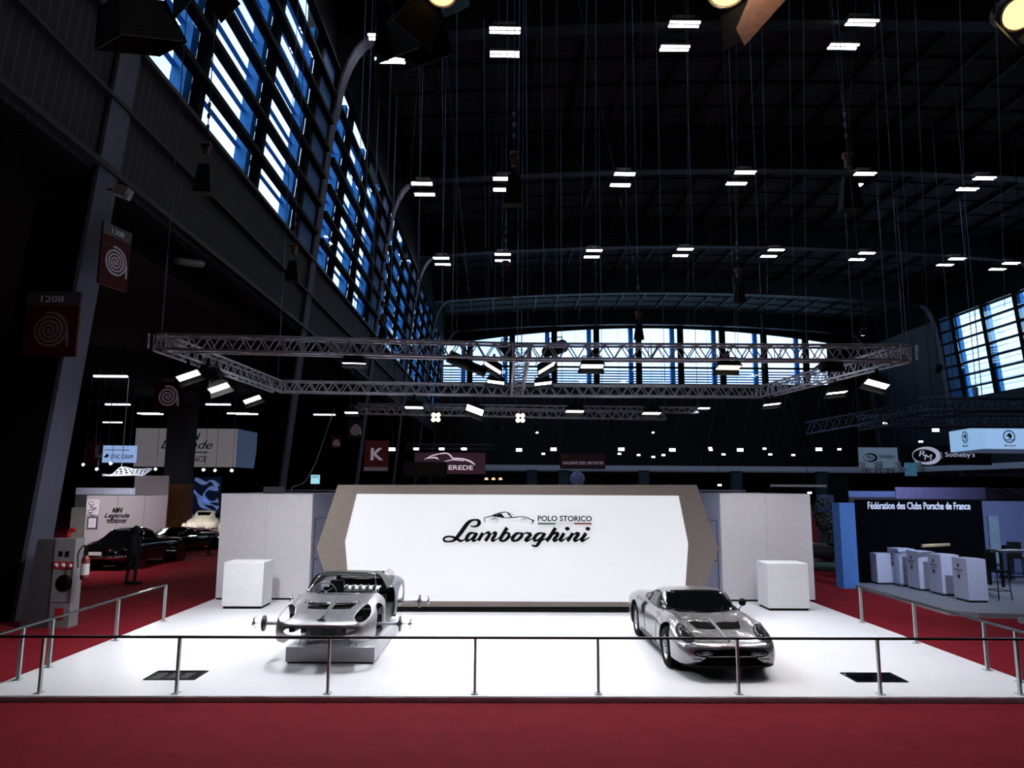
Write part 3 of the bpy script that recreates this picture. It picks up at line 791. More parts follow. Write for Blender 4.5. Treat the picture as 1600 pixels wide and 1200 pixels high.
def ell(cx, cy, rx, ry, n=28, rot=0):
    return [(cx+rx*math.cos(a)*math.cos(rot)-ry*math.sin(a)*math.sin(rot), cy+rx*math.cos(a)*math.sin(rot)+ry*math.sin(a)*math.cos(rot)) for a in np.linspace(0, 2*PI, n+1)[:-1]]
def wheel(parent, x, y, r=.33, w_=.225, side=1, slots=8, rimr=.2, m=None):
    z = r
    prof = [(rimr, -w_/2), (rimr+.01, -w_/2-.004), (r-.035, -w_/2), (r-.008, -w_/2+.03), (r, -w_/2+.05), (r, w_/2-.05), (r-.008, w_/2-.03), (r-.035, w_/2), (rimr+.01, w_/2+.004), (rimr, w_/2)]
    t = MB().lathe(prof+[prof[0]], (x, y, z), 'Y', 32).build('tyre', RUBBER, parent)
    o_ = side*(w_/2-.01)
    R = MB(); R.lathe([(rimr+.004, -w_/2+.01), (rimr+.004, w_/2-.01), (rimr-.012, w_/2-.012), (rimr-.02, -w_/2+.02), (rimr+.004, -w_/2+.01)], (x, y, z), 'Y', 32)
    R.lathe([(0, o_-side*.05), (.06, o_-side*.05), (.07, o_-side*.065), (rimr-.01, o_-side*.035), (rimr-.01, o_-side*.05), (0, o_-side*.075)], (x, y, z), 'Y', 32)
    for k in range(slots):
        a = 2*PI*k/slots
        R.box((x+rimr*.62*math.cos(a), y+o_-side*.035, z+rimr*.62*math.sin(a)), (rimr*.6, .02, .035), R=Matrix.Rotation(-a, 3, 'Y'))
    ro = R.build('rim', m or RIMM, t)
    K = MB(); K.lathe([(0, o_+side*.035), (.022, o_+side*.03), (.04, o_), (.05, o_-side*.05), (0, o_-side*.055)], (x, y, z), 'Y', 12)
    for k in range(3):
        a = 2*PI*k/3+.5; K.box((x+.055*math.cos(a), y+o_+side*.012, z+.055*math.sin(a)), (.07, .014, .022), R=Matrix.Rotation(-a, 3, 'Y'))
    K.build('wheel_nut', CHROME, t); return t
def cylY(x, z, r, y0, y1, n=36): return MB().lathe([(0, y0), (r, y0), (r, y1), (0, y1)], (x, 0, z), 'Y', n)
def prismZ(poly, z0, z1): return MB().flat(poly, z0, z1)
def prismX(poly, x0, x1):
    n = len(poly); vs = [(x0, y, z) for y, z in poly]+[(x1, y, z) for y, z in poly]
    return MB().add(vs, [tuple(range(n)), tuple(range(n, 2*n))[::-1]]+[(i, i+n, (i+1) % n+n, (i+1) % n) for i in range(n)])
def prismY(poly, y0, y1):
    n = len(poly); vs = [(x, y0, z) for x, z in poly]+[(x, y1, z) for x, z in poly]
    return MB().add(vs, [tuple(range(n)), tuple(range(n, 2*n))[::-1]]+[(i, i+n, (i+1) % n+n, (i+1) % n) for i in range(n)])

GRILLE = smooth([(-.60, .415), (-.55, .455), (-.40, .468), (0, .470), (.40, .468), (.55, .455), (.60, .415), (.55, .375), (.40, .352), (0, .345), (-.40, .352), (-.55, .375), (-.60, .415)], 4)[:-1]
WSCREEN = smooth([(.57, -.64), (.68, -.46), (.725, -.2), (.735, 0), (.725, .2), (.68, .46), (.57, .64)], 4)+[(.32, .585), (.07, .51), (.05, .2), (.045, 0), (.05, -.2), (.07, -.51), (.32, -.585)]
DOORGL = [(.50, .83), (.32, .90), (.06, 1.03), (-.25, 1.045), (-.43, 1.01), (-.43, .815), (0, .81), (.3, .815)]
QUART = [(-.47, .825), (-.47, 1.01), (-.72, .96), (-.98, .90), (-.80, .87)]
VENTS = [[(1.55, s*.04), (1.55, s*.37), (1.30, s*.43), (1.30, s*.04)] for s in (1, -1)]

# ---------- the complete car
def finished_car():
    t = thing('sports_car', 'complete low silver mid-engined sports car facing the front handrail', 'car', (3.66, 13.98, PT), -PI/2+.012)
    vs, fs = hull(MIURA, -2.18, 2.18, 110)
    B = bvh_of(vs, fs)
    b = solid_obj('body', vs, fs, .02, SILVER, t)
    cs = []
    for x in (1.27, -1.24):
        for s in (1, -1): cs.append(cylY(x, .37, .365, *sorted((s*.50, s*1.1))))
    cut(b, cs)
    u = MB(); u.bb((-2.0, -.50, .13), (1.95, .50, .50)); u.bb((-.80, -.80, .14), (.82, .80, .40)); u.build('underbody', BLACK, t)
    for x in (1.27, -1.24):
        for s in (1, -1):
            wl = MB(); wl.lathe([(.365, s*.50), (.365, s*.80), (.36, s*.80), (.36, s*.505), (0, s*.505), (0, s*.50), (.365, s*.50)], (x, 0, .37), 'Y', 28)
            wl.build('wheel_well', DBLACK, t)
    for x in (1.27, -1.24):
        for s in (1, -1): wheel(t, x, s*.735, side=s)
    patch('windscreen', B, WSCREEN, 'Z', DGLASS, t, cuts=5)
    for s in (1, -1):
        patch('door_glass', B, DOORGL, 'Y', DGLASS, t, sgn=s, cuts=5)
        q = patch('quarter_vent', B, QUART, 'Y', BLACK, t, sgn=s, cuts=4)
        sl = MB()
        for k in range(5):
            x = -.50-.085*k; q_ = seam(B, [(x, .86), (x-.04, .97-.02*k)], 'Y', s, .007, .012); sl.add(q_.v, q_.f, True)
        sl.build('slat', SILVER, q)
        pl_ = seam(B, [(.57, .82), (.34, .91), (.06, 1.04), (-.2, 1.055), (-.45, 1.02)], 'Y', s, .015, .004); pl_.build('pillar_trim', BLACK, t)
        h = patch('headlamp', B, ell(1.80, s*.635, .285, .122, rot=-s*.10), 'Z', BLACK, t, cuts=4)
        patch('lamp_lens', B, ell(1.80, s*.635, .20, .09), 'Z', LAMPG, h, off=.012, cuts=3)
        br = MB(); pp = [B.ray_cast(Vector((x, y, 3)), Vector((0, 0, -1)))[0] for x, y in ell(1.80, s*.635, .292, .128, rot=-s*.10)]
        pp = [p+Vector((0, 0, .004)) for p in pp if p]; br.path(pp+[pp[0]], .006, 5); br.build('bezel', SILVER, h)
        v = patch('bonnet_vent', B, VENTS[0 if s > 0 else 1], 'Z', DBLACK, t, cuts=3)
        st = seam(B, [(1.27, s*.045), (1.27, s*.43)], 'Z', 1, .020, .004); st.build('vent_lip', CHROME, v)
        for x in (1.43, 1.46, 1.485):
            pass
        seam(B, [(.60, .80), (.58, .50), (.50, .26)], 'Y', s, .004).build('door_gap', BLACK, t)
        seam(B, [(-.44, .80), (-.46, .50), (-.42, .26)], 'Y', s, .004).build('door_gap', BLACK, t)
        patch('side_intake', B, [(-.48, .78), (-.50, .58), (-.66, .56), (-.72, .70), (-.62, .80)], 'Y', BLACK, t, sgn=s, cuts=3)
        sk = patch('sill_panel', B, [(.78, .19), (.84, .27), (-.80, .27), (-.74, .19)], 'Y', mat('sill_black', (22, 22, 24), .4), t, sgn=s, cuts=5)
        seam(B, [(1.98, s*.50), (1.5, s*.47), (1.0, s*.47), (.72, s*.50)], 'Z', 1, .003).build('bonnet_gap', DARKSTEEL, t)
    g = patch('grille', B, GRILLE, 'X', DBLACK, t, sgn=1, cuts=5)
    for s in (1, -1):
        patch('driving_light', B, smooth([(s*.57, .415), (s*.53, .442), (s*.42, .45), (s*.31, .448), (s*.31, .378), (s*.42, .374), (s*.53, .39), (s*.57, .415)], 3)[:-1], 'X', LAMPG, g, off=.012, cuts=3)
        patch('light_reflector', B, [(s*.46, .437), (s*.335, .437), (s*.335, .39), (s*.46, .39)], 'X', mat('reflector', (150, 150, 156), .2, .8), g, off=.020, cuts=2)
    sp = MB(); P = [(1.98, -.74), (2.12, -.60), (2.20, -.35), (2.215, 0), (2.20, .35), (2.12, .60), (1.98, .74)]
    P = smooth(P, 5); Pi = [(x-.16, y*.93) for x, y in P][::-1]; sp.flat(P+Pi, .195, .235); sp.build('chin_spoiler', BLACK, t)
    fl = seam(B, [(y, .335-.02*abs(y)) for y in np.linspace(-.62, .62, 13)], 'X', 1, .009, .006, n=2); fl.build('bumper_lip', SILVER, t)
    seam(B, [(1.0, 0), (2.0, 0)], 'Z', 1, .003).build('bonnet_seam', mat('seam_pale', (190, 190, 192), .3, .5), t)
    h = B.ray_cast(Vector((2.06, 0, 3)), Vector((0, 0, -1)))[0]
    MB().lathe([(0, .012), (.022, .008), (.026, -.004), (0, -.006)], h, 'Z', 14).build('badge', mat('badge_dark', (30, 24, 12), .3, .6), t)
    h = B.ray_cast(Vector((1.18, .24, 3)), Vector((0, 0, -1)))[0] if False else B.ray_cast(Vector((1.22, -.24, 3)), Vector((0, 0, -1)))[0]
    MB().lathe([(0, .035), (.035, .03), (.055, .01), (.075, -.005), (0, -.01)], h, 'Z', 18).build('filler_cap', CHROME, t)
    mr = MB(); hy = .66; h = B.ray_cast(Vector((.62, hy, 3)), Vector((0, 0, -1)))[0]
    mr.tube(h, h+Vector((-.02, .07, .08)), .010, 6); mr.lathe([(0, .045), (.05, .03), (.068, 0), (.068, -.03), (0, -.035)], h+Vector((-.02, .09, .135)), 'X', 18); mr.build('door_mirror', BLACK, t)
    for y0, y1 in ((-.28, -.02), (.30, .50)):
        pp = seam(B, [(.74, y0), (.55, y0-(.33 if y0 < 0 else -.1))], 'Z', 1, .006, .02); pp.build('wiper', BLACK, t)
    seam(B, [(.10, y) for y in (-.46, 0, .46)], 'Z', 1, .008, .004).build('roof_edge_trim', BLACK, t)
    # tail
    rl = MB()
    for k in range(6):
        x = -1.02-.16*k; c = B.ray_cast(Vector((x, 0, 3)), Vector((0, 0, -1)))[0]; rl.box((x, 0, c.z+.014), (.13, .66-.04*k, .010), R=Matrix.Rotation(-.12, 3, 'Y'))
    rl.build('engine_cover_slats', BLACK, t)
    for s in (1, -1): patch('tail_lamp', B, [(s*.34, .60), (s*.62, .60), (s*.62, .68), (s*.34, .68)], 'X', mat('tail_red', (120, 10, 14), .2), t, sgn=-1, cuts=2)
    # blue seat seen through the side glass
    return t
finished_car()

# ---------- the bare body on its plinth
BX, BYC = -2.96, 14.48
p0 = atZ(445.5, 1037, PT); p1 = atZ(585, 1037, PT)
bp = thing('plinth', 'low white rectangular plinth under the bare aluminium car body', 'plinth', ((p0.x+p1.x)/2, p0.y, PT))
bw_ = p1.x-p0.x
MB().bb((-bw_/2, 0, .03), (bw_/2, 2.75, .27)).build('box', mat('plinth_white', (214, 214, 222), .4, noise=.03), bp)
MB().bb((-bw_/2+.03, .03, 0), (bw_/2-.03, 2.72, .03)).build('recessed_base', BLACK, bp)
def bare_car():
    LZ = PT+.22
    t = thing('bare_car_body', 'unpainted aluminium sports car shell without doors or wheels, raised over the white plinth', 'car', (BX, BYC, LZ), -PI/2)
    vs, fs = hull(MIURA, -2.18, 2.18, 110); B = bvh_of(vs, fs)
    # front clamshell
    v, f = hull(MIURA, .66, 2.18, 60, cap=False)
    # keep a nose cap only
    v, f = hull(MIURA, .66, 2.18, 60, cap=True); m_ = len(section(MIURA, 1.0))*2-1; h_ = m_//2; f = f[:59*(m_-1)]+f[59*(m_-1)+h_:]
    fr = solid_obj('front_clamshell', v, f, .012, BARE, t)
    cs = [cylY(1.27, .345, .385, *sorted((s*.52, s*1.1))) for s in (1, -1)]
    cs += [prismZ(ell(1.80, s*.635, .285, .122, rot=-s*.10), .40, 1.2) for s in (1, -1)]
    cs += [prismZ(q, .55, 1.2) for q in VENTS]
    cs += [prismX(GRILLE, 1.80, 2.4), prismX([(-.45, .265), (.45, .265), (.45, .285), (-.45, .285)], 2.0, 2.4)]
    cut(fr, cs)
    for s in (1, -1):
        for x in (1.43, 1.465): pass
        seam(B, [(1.27, s*.05), (1.27, s*.42)], 'Z', 1, .018, .004).build('vent_lip', CHROME, fr)
        br = MB(); pp = [B.ray_cast(Vector((x, y, 3)), Vector((0, 0, -1)))[0] for x, y in ell(1.80, s*.635, .292, .128, rot=-s*.10)]
        pp = [p+Vector((0, 0, .003)) for p in pp if p]; br.path(pp+[pp[0]], .008, 5); br.build('lamp_opening_rim', BARE, fr)
    for s in (1, -1):
        v = patch('vent_floor', B, VENTS[0 if s > 0 else 1], 'Z', DBLACK, fr, off=-.045, cuts=2)
    seam(B, [(.70, 0), (2.0, 0)], 'Z', 1, .0035).build('bonnet_seam', DARKSTEEL, fr)
    bd_ = MB(); h = B.ray_cast(Vector((2.03, 0, 3)), Vector((0, 0, -1)))[0]
    bd_.lathe([(0, .03), (.03, .025), (.035, -.004), (0, -.006)], h, 'Z', 12); bd_.box(h+Vector((-.09, 0, .03)), (.10, .03, .02)); bd_.box(h+Vector((.06, 0, .0)), (.03, .12, .02)); bd_.build('bonnet_catch', DARKSTEEL, fr)
    lp = MB(); LP = smooth([(1.93, -.735, .30), (2.06, -.62, .305), (2.15, -.36, .32), (2.175, 0, .325), (2.15, .36, .32), (2.06, .62, .305), (1.93, .735, .30)], 5); lp.path(LP, .032, 8); lp.build('lower_lip', BARE, fr)
    # rear body
    v, f = hull(MIURA, -2.18, -.62, 60, lo=0, hi=5, cap=False)
    for s in (1, -1):
        vv = [(x, s*y, z) for x, y, z in v]
        rr = solid_obj('rear_wing', vv, f, .012, mat('dull_aluminium', (128, 130, 140), .4, .85, noise=.08), t)
        cut(rr, [cylY(-1.24, .345, .385, *sorted((s*.40, s*1.1)))])
        wl = MB(); wl.lathe([(.30, s*.42), (.30, s*.76), (.29, s*.76), (.29, s*.425), (0, s*.425), (0, s*.42), (.30, s*.42)], (-1.24, 0, .37), 'Y', 28); wl.build('wheel_well', DBLACK, t)
        # roof buttress, dark primed
        v2, f2 = hull(MIURA, -1.25, .04, 30, lo=5, hi=7, cap=False)
        solid_obj('roof_pillar', [(x, s*(y+.03), z+.015) for x, y, z in v2], f2, .03, mat('primer_black', (22, 24, 28), .35, .3), t)
    v3, f3 = hull(MIURA, -.62, .08, 14, lo=7, hi=9); solid_obj('roof_panel', v3, f3, .02, mat('primer_black', (22, 24, 28), .35, .3), t)
    # windscreen frame
    wf = MB(); A = [(.60, .645), (.34, .595), (.07, .52)]
    for s in (1, -1):
        q = seam(B, [(x, s*y) for x, y in A], 'Z', 1, .013, .006); wf.add(q.v, q.f, True)
    q = seam(B, [(.07, .51), (.045, 0), (.07, -.51)], 'Z', 1, .013, .006); wf.add(q.v, q.f, True)
    q = seam(B, WSCREEN[:25:3], 'Z', 1, .008, .006, n=2); wf.add(q.v, q.f, True); wf.build('windscreen_frame', CHROME, t)
    # chassis tub, sills, cabin
    c = MB(); c.bb((-.75, -.78, .17), (.66, -.62, .44)); c.bb((-.75, .62, .17), (.66, .78, .44)); c.bb((-.75, -.62, .17), (.66, .62, .22)); c.bb((-.62, -.66, .2), (-.56, .66, .60))
    c.bb((-.5, -.12, .2), (.6, .12, .40)); c.bb((.60, -.62, .2), (.66, .62, .52))
    for s in (1, -1):
        c.hexa([(.64, s*.42, .24), (.64, s*.52, .24), (1.9, s*.38, .34), (1.9, s*.30, .34), (.64, s*.42, .44), (.64, s*.52, .44), (1.9, s*.38, .42), (1.9, s*.30, .42)])
        c.bb((-1.9, s*.42-.04, .26), (-.56, s*.42+.04, .42))
    c.bb((1.50, -.40, .36), (1.55, .40, .42)); c.build('chassis', mat('chassis_dark', (36, 37, 42), .4, .4), t)
    d = MB(); d.hexa([(.45, -.60, .60), (.66, -.60, .60), (.66, .60, .60), (.45, .60, .60), (.45, -.60, .74), (.60, -.60, .80), (.60, .60, .80), (.45, .60, .74)]); d.build('dashboard', BLACK, t)
    for s in (1, -1):
        zt = .90 if s < 0 else .62; st = MB(); st.hexa([(-.35, s*.12, .24), (.15, s*.12, .24), (.15, s*.54, .24), (-.35, s*.54, .24), (-.35, s*.12, .38), (.15, s*.12, .42), (.15, s*.54, .42), (-.35, s*.54, .38)])
        st.hexa([(-.50, s*.14, .34), (-.34, s*.14, .34), (-.34, s*.52, .34), (-.50, s*.52, .34), (-.60, s*.20, zt), (-.50, s*.20, zt), (-.50, s*.46, zt), (-.60, s*.46, zt)])
        so = st.build('seat', mat('seat_navy', (24, 30, 44), .6), t)
    sw = MB(); cc = Vector((.36, -.34, .80)); ax_ = Vector((-.92, 0, .38)).normalized(); xx = Vector((0, 1, 0)); yy = ax_.cross(xx)
    rg = [cc+(xx*math.cos(a)+yy*math.sin(a))*.19 for a in np.linspace(0, 2*PI, 25)]; sw.path(rg, .014, 6)
    for a in (PI/2, PI*1.17, PI*1.83): sw.tube(cc, cc+(xx*math.cos(a)+yy*math.sin(a))*.19, .010, 5)
    sw.tube(cc, cc-ax_*.3, .02, 6); sw.build('steering_wheel', mat('wheel_grey', (120, 122, 128), .35, .5), t)
    # transverse engine with two rows of intake trumpets, silver rear tank
    en = MB(); en.bb((-1.05, -.42, .30), (-.66, .42, .66)); en.build('engine_block', mat('engine_grey', (90, 90, 96), .35, .8), t)
    tr = MB()
    for k in range(6):
        for r in range(2): tr.lathe([(.022, 0), (.024, .10), (.04, .14), (.032, .14), (.018, .1), (.018, 0), (.022, 0)], (-.80-.14*r, -.36+.145*k, .60+.02*r), 'Z', 10)
    tr.build('intake_trumpets', SATIN, t)
    tk = MB(); tk.tube((-1.16, -.40, .90), (-1.16, .46, .90), .055, 20); tk.build('polished_tank', SATIN, t)
    rb = MB(); rb.hexa([(-1.30, -.52, .70), (-1.25, -.52, .70), (-1.25, .52, .70), (-1.30, .52, .70), (-1.28, -.50, 1.0), (-1.23, -.50, 1.0), (-1.23, .50, 1.0), (-1.28, .50, 1.0)]); rb.build('rear_bulkhead', BLACK, t)
    # suspension, axle stubs, exploded hubs
    for x, yd in ((1.27, 1.20), (-1.24, 1.27)):
        for s in (1, -1):
            a = MB(); a.tube((x+.18, s*.34, .40), (x, s*.74, .36), .022, 6); a.tube((x-.2, s*.34, .40), (x, s*.74, .36), .022, 6)
            a.tube((x+.12, s*.38, .56), (x, s*.70, .50), .018, 6); a.tube((x-.12, s*.38, .56), (x, s*.70, .50), .018, 6)
            a.tube((x, s*.60, .38), (x+.02, s*.46, .74), .035, 10); a.bb((x-.05, s*.70-.04, .24), (x+.05, s*.70+.04, .54)); a.build('suspension_arm', BLACK, t)
            rd = MB().tube((x, s*.72, .38), (x, s*(yd-.03), .38), .030, 10).build('axle_stub', ALU, t)
            MB().lathe([(0, s*(yd-.035)), (.05, s*(yd-.035)), (.06, s*(yd-.015)), (.135, s*(yd-.012)), (.135, s*(yd+.012)), (.05, s*(yd+.015)), (0, s*(yd+.05))], (x, 0, .38), 'Y', 28).build('brake_disc', mat('disc_grey', (66, 66, 70), .4, .7), t)
            w = MB(); w.tube((x, s*(yd+.03), .38), (x, s*(yd+.17), .38), .006, 6)
            w.lathe([(0, s*(yd+.15)), (.035, s*(yd+.16)), (.04, s*(yd+.19)), (0, s*(yd+.215))], (x, 0, .38), 'Y', 14)
            for k in range(3):
                a0 = 2*PI*k/3+PI/2+.2; pts = smooth([(x+.03*math.cos(a0), s*(yd+.18), .38+.03*math.sin(a0)), (x+.08*math.cos(a0+.15), s*(yd+.19), .38+.08*math.sin(a0+.15)), (x+.13*math.cos(a0+.3), s*(yd+.15), .38+.13*math.sin(a0+.3))], 4)
                w.path(pts, [.016-.0015*i for i in range(len(pts))], 6)
            w.build('wheel_spinner', CHROME, t)
    # wire cage of the rear quarter window
    wc = MB()
    for k in range(7):
        x = -1.0-.09*k; wc.path(smooth([(x, .66, .86), (x, .67, .92), (x-.02, .62, .98), (x-.03, .54, 1.01)], 4), .004, 4)
    for z, y in ((.90, .67), (.94, .655), (.98, .62), (1.0, .56)): wc.tube((-1.0, y, z), (-1.56, y, z), .004, 4)
    wc.build('wire_cage', mat('wire_grey', (150, 150, 158), .4, .6), t)
    # clear stands
    AC = glassmat('clear_acrylic', (.93, .95, .97), .08)
    zt_ = LZ-PT-.27
    for x in (1.25, .2, -.8):
        for s in (1, -1):
            q = MB(); q.hexa([(x-.30, s*.36-.01, .055), (x+.30, s*.36-.01, .055), (x+.30, s*.36+.01, .055), (x-.30, s*.36+.01, .055), (x-.25, s*.34-.01, .34), (x+.25, s*.34-.01, .34), (x+.25, s*.34+.01, .34), (x-.25, s*.34+.01, .34)])
            q.build('acrylic_stand', AC, t)
    for s in (1, -1):
        q = MB(); q.tube((1.52, s*.50, .055), (1.46, s*.46, .30), .011, 6); q.tube((1.50, s*.30, .055), (1.56, s*.34, .38), .009, 6); q.build('prop_rod', STEEL, t)
bare_car()

# ---------- cars on the neighbouring stands
def classic(name, label, loc, rz, paint, trim=CHROME):
    t = thing(name, label, 'car', loc, rz)
    vs, fs = hull(COUPE, -2.38, 2.35, 90); B = bvh_of(vs, fs); b = solid_obj('body', vs, fs, .02, paint, t)
    cut(b, [cylY(x, .36, .40, *sorted((s*.5, s*1.1))) for x in (1.42, -1.38) for s in (1, -1)])
    MB().bb((-2.1, -.52, .18), (2.05, .52, .55)).build('underbody', BLACK, t)
    for x in (1.42, -1.38):
        for s in (1, -1): wheel(t, x, s*.76, r=.35, w_=.2, side=s, rimr=.21)
    patch('rear_window', B, smooth([(-.98, -.40), (-.98, .40)], 4)+[(-1.42, .30), (-1.42, -.30)], 'Z', DGLASS, t, cuts=4)
    patch('windscreen', B, [(.52, -.56), (.56, 0), (.52, .56), (.22, .50), (.20, 0), (.22, -.50)], 'Z', DGLASS, t, cuts=4)
    for s in (1, -1):
        patch('side_window', B, [(.38, 1.0), (.18, 1.26), (-.35, 1.34), (-.80, 1.26), (-1.10, 1.06), (-.9, 1.0)], 'Y', DGLASS, t, sgn=s, cuts=5)
        seam(B, [(.40, 1.0), (.18, 1.28), (-.35, 1.36), (-.82, 1.28), (-1.14, 1.05)], 'Y', s, .012, .004).build('window_trim', trim, t)
        seam(B, [(.48, .98), (.45, .30)], 'Y', s, .004).build('door_gap', BLACK, t); seam(B, [(-.62, .98), (-.62, .30)], 'Y', s, .004).build('door_gap', BLACK, t)
        MB().lathe([(0, .02), (.05, .01), (.06, -.03), (0, -.03)], (2.24, s*.52, .74), 'X', 16).build('headlamp', LAMPG, t)
        MB().lathe([(0, -.03), (.04, -.02), (.05, .03), (0, .03)], (-2.30, s*.48, .72), 'X', 12).build('tail_lamp', mat('tail_red', (120, 10, 14), .2), t)
    for xx, sg in ((2.38, 1), (-2.42, -1)):
        q = MB(); q.path(smooth([(xx-sg*.45, -.90, .48), (xx-sg*.06, -.62, .48), (xx, 0, .48), (xx-sg*.06, .62, .48), (xx-sg*.45, .90, .48)], 6), .045, 8); q.build('bumper', trim, t)
    MB().bb((-2.43, -.24, .56), (-2.40, .24, .68)).build('number_plate', mat('plate_pale', (190, 190, 190), .5), t)
    return t
BLKP = mat('glossy_black_paint', (7, 7, 9), .08, coat=1.0, spec=.8)
classic('classic_car', 'glossy black rounded classic coupe parked on the red carpet behind the standing person', (-14.3, 29.0, 0), PI/2-.10, BLKP)
classic('classic_car', 'second glossy black classic car, parked nose beyond the first by the wood-clad column', (-15.1, 35.2, 0), PI/2-.3, BLKP).scale = (1, 1, .78)
classic('classic_car', 'cream white rounded classic car seen from behind past the left storage block', (-17.8, 44.5, .12), PI/2+.25, mat('cream_paint', (226, 218, 200), .25, coat=.6))
tt = thing('turntable', 'low dark round stage under the cream white classic car', 'stage', (-17.7, 44.5, 0))
MB().lathe([(0, 0), (2.9, 0), (2.9, .12), (0, .12)], n=48).build('disc', mat('stage_dark', (60, 58, 64), .4), tt)
# ================================================================ RIGGING
def truss(root, a, b, hgt=.27, seg=.32, name='beam', down=True):
    """square box truss between two points (top-centre line); four chords and a lattice"""
    a = Vector(a); b = Vector(b); d = (b-a); L = d.length; u = d.normalized(); s = Vector((-u.y, u.x, 0)).normalized()*hgt/2
    ch = MB(); r = .024
    off = [s, -s]; dn = Vector((0, 0, -hgt))
    em = MB()
    for o in (s, -s, s+dn, -s+dn): ch.tube(a+o, b+o, r, 8)
    c = ch.build(name, ALU, root)
    n = max(2, int(L/seg)); lt = MB()
    for k in range(n):
        p = a+u*(L*k/n); q = a+u*(L*(k+1)/n); m_ = (p+q)/2
        for o in (s, -s):
            lt.tube(p+o+dn, m_+o, .0125, 5); lt.tube(m_+o, q+o+dn, .0125, 5)
        for z in (Vector((0, 0, 0)), dn):
            lt.tube(p+s+z, q-s+z, .009, 4) if k % 2 else lt.tube(p-s+z, q+s+z, .009, 4)
        if k % 7 == 0:
            for o in (s, -s): lt.tube(p+o, p+o+dn, .010, 5)
            lt.tube(p+s, p-s, .010, 5)
    lt.build('lattice', ALU, c); return c
TZ = 5.72
FL = atZ(243, 524, TZ); FR = atZ(1402, 541.5, TZ); BL = atZ(430, 594, TZ); BR = atZ(1190, 603.5, TZ)
yf = (FL.y+FR.y)/2; yb = (BL.y+BR.y)/2
def onl(a, b, t): return a+(b-a)*t
FL = Vector((FL.x, yf, TZ+.0)); FR = Vector((FR.x, yf, TZ+.0))
FL.z = atY(243, 524, yf).z; FR.z = atY(1402, 541.5, yf).z; FM = atY(815, 539, yf)
BL = Vector((BL.x, yb, atY(430, 596, yb).z)); BR = Vector((BR.x, yb, atY(1190, 604, yb).z)); BM = atY(808, 602, yb)
tr_ = thing('lighting_truss', 'large rectangular aluminium lighting truss hanging over the white platform', 'truss', (0, yf, TZ))
def rel(p): return Vector(p)-Vector((0, yf, TZ))
for a, b in ((FL, FM), (FM, FR), (BL, BM), (BM, BR), (FL, BL), (FR, BR), (FM, BM)): truss(tr_, rel(a), rel(b), name='truss_beam')
for p in (FL, FR, BL, BR, FM, BM):
    c = MB(); q = rel(p)
    for dx in (-.15, .15):
        for dy in (-.15, .15): c.tube(q+Vector((dx, dy, .0)), q+Vector((dx, dy, -.27)), .024, 6)
    c.build('corner_joint', ALU, tr_)
T2Y = 24.3
a2 = atY(548, 634, T2Y); b2 = atY(1040, 644, T2Y)
t2 = thing('lighting_truss', 'shorter aluminium truss behind the large one with two glaring warm lamps', 'truss', (0, T2Y, a2.z))
truss(t2, a2-t2.location, b2-t2.location, name='truss_beam', seg=.30)
T3Y = 27.0
a3 = atY(560, 631, T3Y); b3 = atY(1090, 637, T3Y)
t3 = thing('lighting_truss', 'thin dim truss seen between the two lit trusses', 'truss', (0, T3Y, a3.z))
truss(t3, a3-t3.location, b3-t3.location, hgt=.2, name='truss_beam', seg=.4)
for (pa, pb, Y, lb) in (((1262, 660), (1440, 628), 34, 'dark slanting truss right of the large truss over the far aisle'), ((1345, 655), (1520, 628), 36, 'second dark slanting truss, lower and further right'), ((1440, 622), (1640, 624), 32, 'dark level truss above the green badge cube'), ((1340, 650), (1640, 652), 38, 'dark level truss just above the lit cube sign')):
    p, q = atY(*pa, Y), atY(*pb, Y); t = thing('dark_truss', lb, 'truss', p)
    u = q-p; ch = MB(); hh = .55; sv = Vector((0, .25, 0))
    for o in (sv, -sv, sv+Vector((0, 0, -hh)), -sv+Vector((0, 0, -hh))): ch.tube(o, u+o, .05, 6)
    nn = int(u.length/.6)
    for k in range(nn):
        for o in (sv, -sv): ch.tube(u*k/nn+o+Vector((0, 0, -hh)), u*(k+.5)/nn+o, .025, 4); ch.tube(u*(k+.5)/nn+o, u*(k+1)/nn+o+Vector((0, 0, -hh)), .025, 4)
    ch.build('truss_beam', mat('dull_truss', (70, 84, 110), .5, .5), t)

